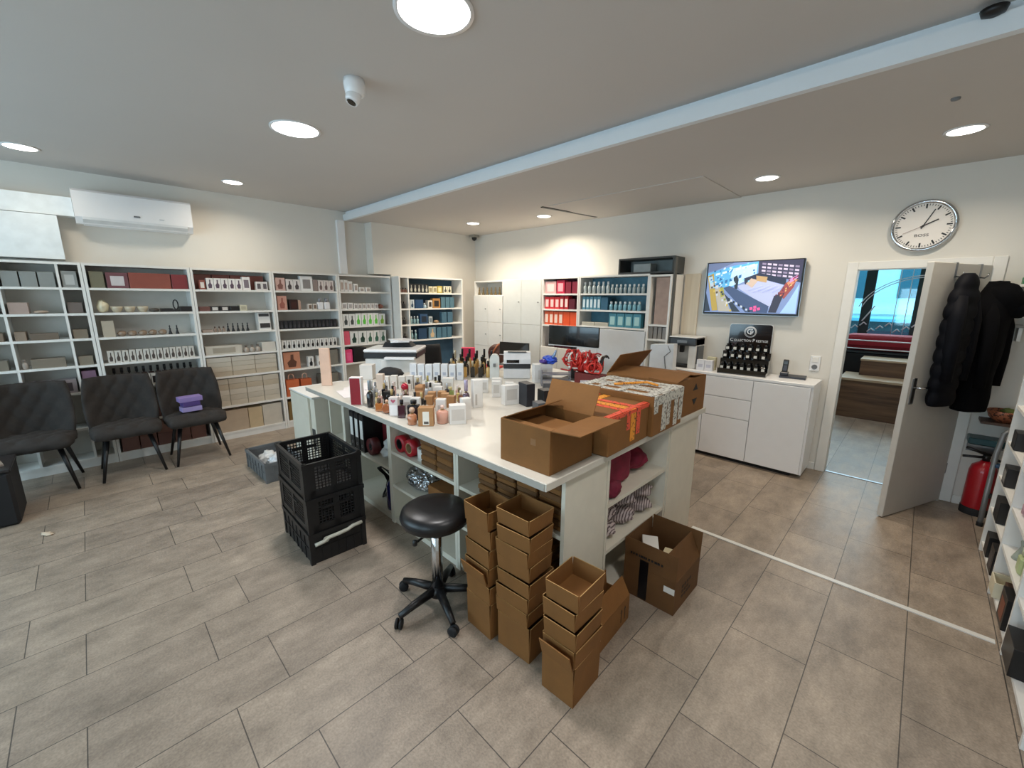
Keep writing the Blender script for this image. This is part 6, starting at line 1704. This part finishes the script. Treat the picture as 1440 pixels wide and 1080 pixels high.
def coat(name, label, s, z0, z1, hw_, dp, m, puffs, hood=True):
    t = thing(name, label, 'coat', on_door(s, 0.006, z0), leaf_ang, 'coats on the door')
    rings = []
    n = 28
    N_ = 60
    H = z1 - z0
    for j in range(N_ + 1):
        v = j / N_
        q = max(0.0, v - 0.70) / 0.30
        w = hw_ * (0.94 - 0.05 * math.sin(min(v, 0.7) / 0.7 * PI)) * (1 - 0.72 * q ** 2.2)
        d = dp * (1.0 - 0.45 * q ** 2) * (0.80 + 0.2 * math.sin(min(1, v * 1.6) * PI / 2))
        pf_ = 0.014 * (abs(math.sin(v * PI * puffs)) ** 0.6 - 0.6) if puffs else 0.004 * math.sin(v * 17)
        r = []
        for k in range(n):
            a = 2 * PI * k / n
            x = (w + pf_) * math.copysign(abs(math.cos(a)) ** 0.8, math.cos(a))
            fold = 1 + (0.05 if puffs else 0.12) * math.sin(a * 5 + v * 3) * (1 - v)
            y = dp * 0.5 + (d * 0.5 + pf_) * fold * math.sin(a)
            r.append((x + 0.012 * math.sin(v * 5), max(0.0, y), H * v))
        rings.append(r)
    obj('body', MB().loft(rings, 0, True), m, t)
    for sgn in (-1, 1):
        pts = [(sgn * hw_ * 0.50, dp * 0.62, H * 0.83), (sgn * hw_ * 0.72, dp * 0.75, H * 0.66), (sgn * hw_ * 0.74, dp * 0.80, H * 0.42), (sgn * hw_ * 0.68, dp * 0.82, H * 0.20)]
        obj('sleeve', MB().tube(pts, 0.05, 14, rr=[0.04, 0.048, 0.044, 0.036]), m, t)
    if hood:
        obj('hood', MB().blob(hw_ * 0.70, dp * 0.58, 0.14, 0.12, 1.3, 3, 4, c=(-0.01, dp * 0.62, H * 0.715)), m, t)
        obj('hood_peak', MB().blob(0.07, 0.085, 0.085, 0.15, 1.3, 5, 3, c=(-0.06, dp * 0.95, H * 0.72)), m, t)
    return t
coat('quilted_jacket', 'black quilted jacket hanging left on the open door', 0.52, 0.92, 1.89, 0.155, 0.13, PUFF, 9, False)
coat('hooded_coat', 'long black hooded coat hanging right on the open door', 0.165, 0.86, 1.84, 0.165, 0.20, COATM, 0, True)
# fire extinguisher
fe = thing('fire_extinguisher', 'red fire extinguisher on the floor behind the door', 'fire extinguisher', (0.52, 4.86, 0))
obj('cylinder', MB().lathe([(0.055, 0.03), (0.078, 0.045), (0.08, 0.06), (0.08, 0.36), (0.07, 0.405), (0.035, 0.435), (0.025, 0.45)], 28), mat('#a80f1e', 0.3, coat=0.4), fe)
obj('foot_ring', MB().lathe([(0.083, 0.0), (0.083, 0.058), (0.0805, 0.06), (0.07, 0.0)], 28, cap=False), BLACKM, fe)
obj('valve', MB().cyl((0, 0, 0.45), 0.022, 0.05, 14), BLACK, fe)
obj('lever', MB().tube([(0.02, 0, 0.50), (-0.05, -0.02, 0.52), (-0.12, -0.04, 0.545)], 0.011, 8), BLACK, fe)
obj('lever', MB().tube([(0.02, 0, 0.48), (-0.06, -0.02, 0.475), (-0.13, -0.04, 0.47)], 0.011, 8), BLACK, fe)
obj('hose', MB().tube([(0.03, 0, 0.48), (0.10, -0.02, 0.46), (0.11, -0.03, 0.3), (0.10, -0.03, 0.12)], 0.012, 8), BLACKM, fe)
# folding step stool leaning in the corner
sl = thing('folding_step_stool', 'grey folding step ladder leaning beside the fire extinguisher', 'step ladder', (0.60, 4.60, 0), 0)
for k, xo in enumerate((-0.06, 0.16)):
    obj('rail', MB().tube([(xo, 0.0, 0.01), (xo + 0.005, 0.08, 0.28), (xo + 0.012, 0.16, 0.55), (xo + 0.03, 0.20, 0.70), (xo + 0.06, 0.20, 0.735)], 0.016, 10), mat('#85888a', 0.4, 0.4), sl)
    obj('rubber_foot', MB().cyl((xo, 0.0, 0.0), 0.019, 0.03, 12), BLACKM, sl)
obj('top_bar', MB().tube([(-0.002, 0.20, 0.735), (0.22, 0.20, 0.735)], 0.016, 10), mat('#85888a', 0.4, 0.4), sl)
for y_, z_, m_ in ((0.055, 0.22, BLACKM), (0.125, 0.45, mat('#2b4a6a', 0.5))):
    obj('step', MB().box(-0.045, 0.15, y_ - 0.03, y_ + 0.05, z_, z_ + 0.022, bev=0.004), m_, sl)
# dark tray and basket behind the coats
tag(obj('teal_case', MB().box(-0.10, 0.10, -0.10, 0.06, 0, 0.05, bev=0.006), mat('#274a50', 0.4), None, (0.50, 4.93, 0.575)), 'dark teal case on a bracket above the extinguisher', 'case')
tag(obj('wall_bracket', MB().box(-0.09, 0.09, -0.09, 0.075, 0, 0.012).box(-0.09, 0.09, 0.065, 0.075, -0.08, 0.0), STEEL, None, (0.50, 4.924, 0.56)), 'steel wall bracket under the dark teal case', 'bracket')
ws = thing('wall_shelf', 'small shelf high on the wall right of the door', 'shelf', (0.47, 4.86, 1.80))
obj('board', MB().box(0, 0.40, 0, 0.14, 0, 0.02), WHITE, ws)
obj('bracket', MB().box(0.05, 0.07, 0.02, 0.14, -0.10, 0.0), WHITE, ws)
put('box', '#2f8a5a', 0.15, 0.09, 0.05, (0.56, 4.88, 1.821), 0, 'green_box', 'green box on the small shelf right of the door', 'box')
put('box', '#1f3f7a', 0.10, 0.08, 0.09, (0.60, 4.885, 1.872), 0, 'blue_box', 'blue box on top of the green box', 'box')
ws = thing('wall_shelf', 'lower small shelf right of the door behind the coat', 'shelf', (0.47, 4.86, 1.50))
obj('board', MB().box(0, 0.40, 0, 0.14, 0, 0.02), mat('#8f8b84', 0.5), ws)
obj('bracket', MB().box(0.05, 0.07, 0.02, 0.14, -0.10, 0.0), WHITE, ws)
put('bowl', '#c9c5bd', 0.10, 0.1, 0.06, (0.60, 4.87, 1.521), 0, 'white_bowl', 'white bowl on the lower small shelf', 'bowl')
put('pouch', '#9c9a94', 0.11, 0.1, 0.09, (0.75, 4.87, 1.521), 0, 'grey_pouch', 'grey pouch on the lower small shelf', 'pouch')
ws = thing('wall_shelf', 'shelf with brown basket below the coats', 'shelf', (0.44, 4.80, 0.755))
obj('board', MB().box(0, 0.45, 0, 0.2, 0, 0.02), mat('#4a3428', 0.5), ws)
bk_ = thing('wicker_basket', 'brown wicker basket below the hooded coat', 'basket', (0.56, 4.89, 0.776))
obj('bowl', MB().lathe([(0.05, 0), (0.085, 0.035), (0.10, 0.085), (0.095, 0.09), (0.078, 0.04), (0.04, 0.012)], 22), band_mat('wicker', '#9a5a3c', '#3a1e14', 60, 0.42), bk_)
obj('green_leaf', MB().blob(0.05, 0.05, 0.03, 0.4, 2, 4, 3, c=(0.02, 0, 0.05)), mat('#4f5a22', 0.7, 0, 0.2), bk_)

# ---------------------------------------------------------------- perfume rack at the right edge
RX = 0.51
RK = thing('perfume_rack', 'white open perfume rack along the right edge', 'shelf unit', (RX, 4.14, 0), -PI / 2)
# local x runs towards the photographer, front at local y=0, depth local +y -> world +x
RL = [0.07, 0.33, 0.56, 0.80, 1.04, 1.30]
RN, RWD = 4, 0.61
for i in range(RN + 1):
    obj('upright', MB().box(i * RWD - 0.011, i * RWD + 0.011, 0, 0.30, 0, 1.55), WHITE, RK)
for z in RL + [1.55]:
    obj('shelf', MB().box(-0.011, RN * RWD + 0.011, 0.004, 0.298, z - 0.02, z), WHITE, RK)
obj('plinth', MB().box(0, RN * RWD, 0.02, 0.035, 0, 0.048), WHITE, RK)
obj('back_panel', MB().box(0, RN * RWD, 0.295, 0.30, 0.05, 1.55), WHITE, RK)
def on_rack(bay, level, f, dep, kind, cols, w, d, h, nm, lab, cat):
    yy = 4.14 - (bay * RWD + f * RWD)
    return put(kind, cols, w, d, h, (RX + dep, yy, RL[level] + 0.001), -PI / 2, nm, lab, cat, None)
on_rack(0, 3, 0.35, 0.0, 'box', '#1a1a1d', 0.12, 0.10, 0.11, 'black_box', 'black box in far bay, fourth level of perfume rack', 'box')
on_rack(0, 2, 0.35, 0.0, 'motif', ('#1b1b1e', '#8a8a86'), 0.12, 0.10, 0.12, 'black_box', 'black box with grey print in far bay of perfume rack', 'box')
on_rack(0, 1, 0.40, 0.0, 'box', '#141416', 0.16, 0.12, 0.14, 'black_box', 'large black box in far bay, second level of rack', 'box')
on_rack(0, 0, 0.35, 0.0, 'box', '#161618', 0.12, 0.12, 0.14, 'black_box', 'black box at the bottom of the far bay', 'box')
on_rack(0, 0, 0.75, 0.0, 'motif', ('#131316', '#3a3a40'), 0.14, 0.14, 0.16, 'black_box', 'bigger black box at the bottom of the far bay', 'box')
on_rack(1, 0, 0.20, -0.01, 'tray', '#d8cfb4', 0.14, 0.12, 0.09, 'cream_tray', 'cream tray at the bottom of the middle bay', 'tray')
on_rack(1, 0, 0.44, 0.02, 'box', '#4a2f20', 0.10, 0.12, 0.13, 'brown_box', 'brown box at the bottom of the middle bay', 'box')
on_rack(1, 0, 0.72, -0.005, 'motif', ('#111114', '#7a3a22'), 0.16, 0.14, 0.17, 'black_box', 'black box with copper mark in the middle bay', 'box')
on_rack(2, 0, 0.30, -0.015, 'box', '#121215', 0.20, 0.14, 0.14, 'black_box', 'wide black box at the bottom nearest the white strip', 'box')
on_rack(2, 0, 0.68, 0.03, 'round', ('#9a9f96', '#c5c9c0'), 0.08, 0.08, 0.12, 'grey_bottle', 'grey glass bottle at the lower right edge', 'bottle')
on_rack(1, 2, 0.22, 0.02, 'round', ('#b58f9a', '#d8ccd0'), 0.09, 0.09, 0.13, 'pink_bottle', 'round mauve glass bottle on the rack', 'bottle')
on_rack(1, 2, 0.52, 0.03, 'round', ('#4b4a48', '#8a8a88'), 0.08, 0.08, 0.12, 'dark_bottle', 'round smoky bottle beside the mauve bottle', 'bottle')
on_rack(1, 1, 0.30, 0.02, 'figure', '#9aa39a', 0.08, 0.08, 0.17, 'glass_bottle', 'grey green figured glass bottle on the rack', 'bottle')
on_rack(1, 1, 0.58, 0.02, 'bottle', ('#b3bf8c', '#c9d2b4'), 0.08, 0.05, 0.14, 'green_bottle', 'pale green glass bottle on the rack', 'bottle')
on_rack(1, 1, 0.82, 0.02, 'bottle', ('#c4c39c', '#d8d8c0'), 0.07, 0.05, 0.13, 'yellow_bottle', 'pale yellow glass bottle on the rack', 'bottle')
on_rack(2, 1, 0.35, 0.02, 'bottle', ('#c9b88c', '#d8d0b8'), 0.08, 0.05, 0.15, 'gold_bottle', 'pale gold bottle in near bay of the rack', 'bottle')
on_rack(0, 4, 0.5, 0.02, 'bottle', ('#3a4a6a', '#1a1a20'), 0.07, 0.05, 0.12, 'blue_bottle', 'dark blue bottle in far bay, fifth level of rack', 'bottle')
on_rack(1, 3, 0.4, 0.02, 'bottle', ('#8a8580', '#c9c5bd'), 0.07, 0.05, 0.14, 'grey_bottle', 'grey bottle in middle bay, fourth level of rack', 'bottle')
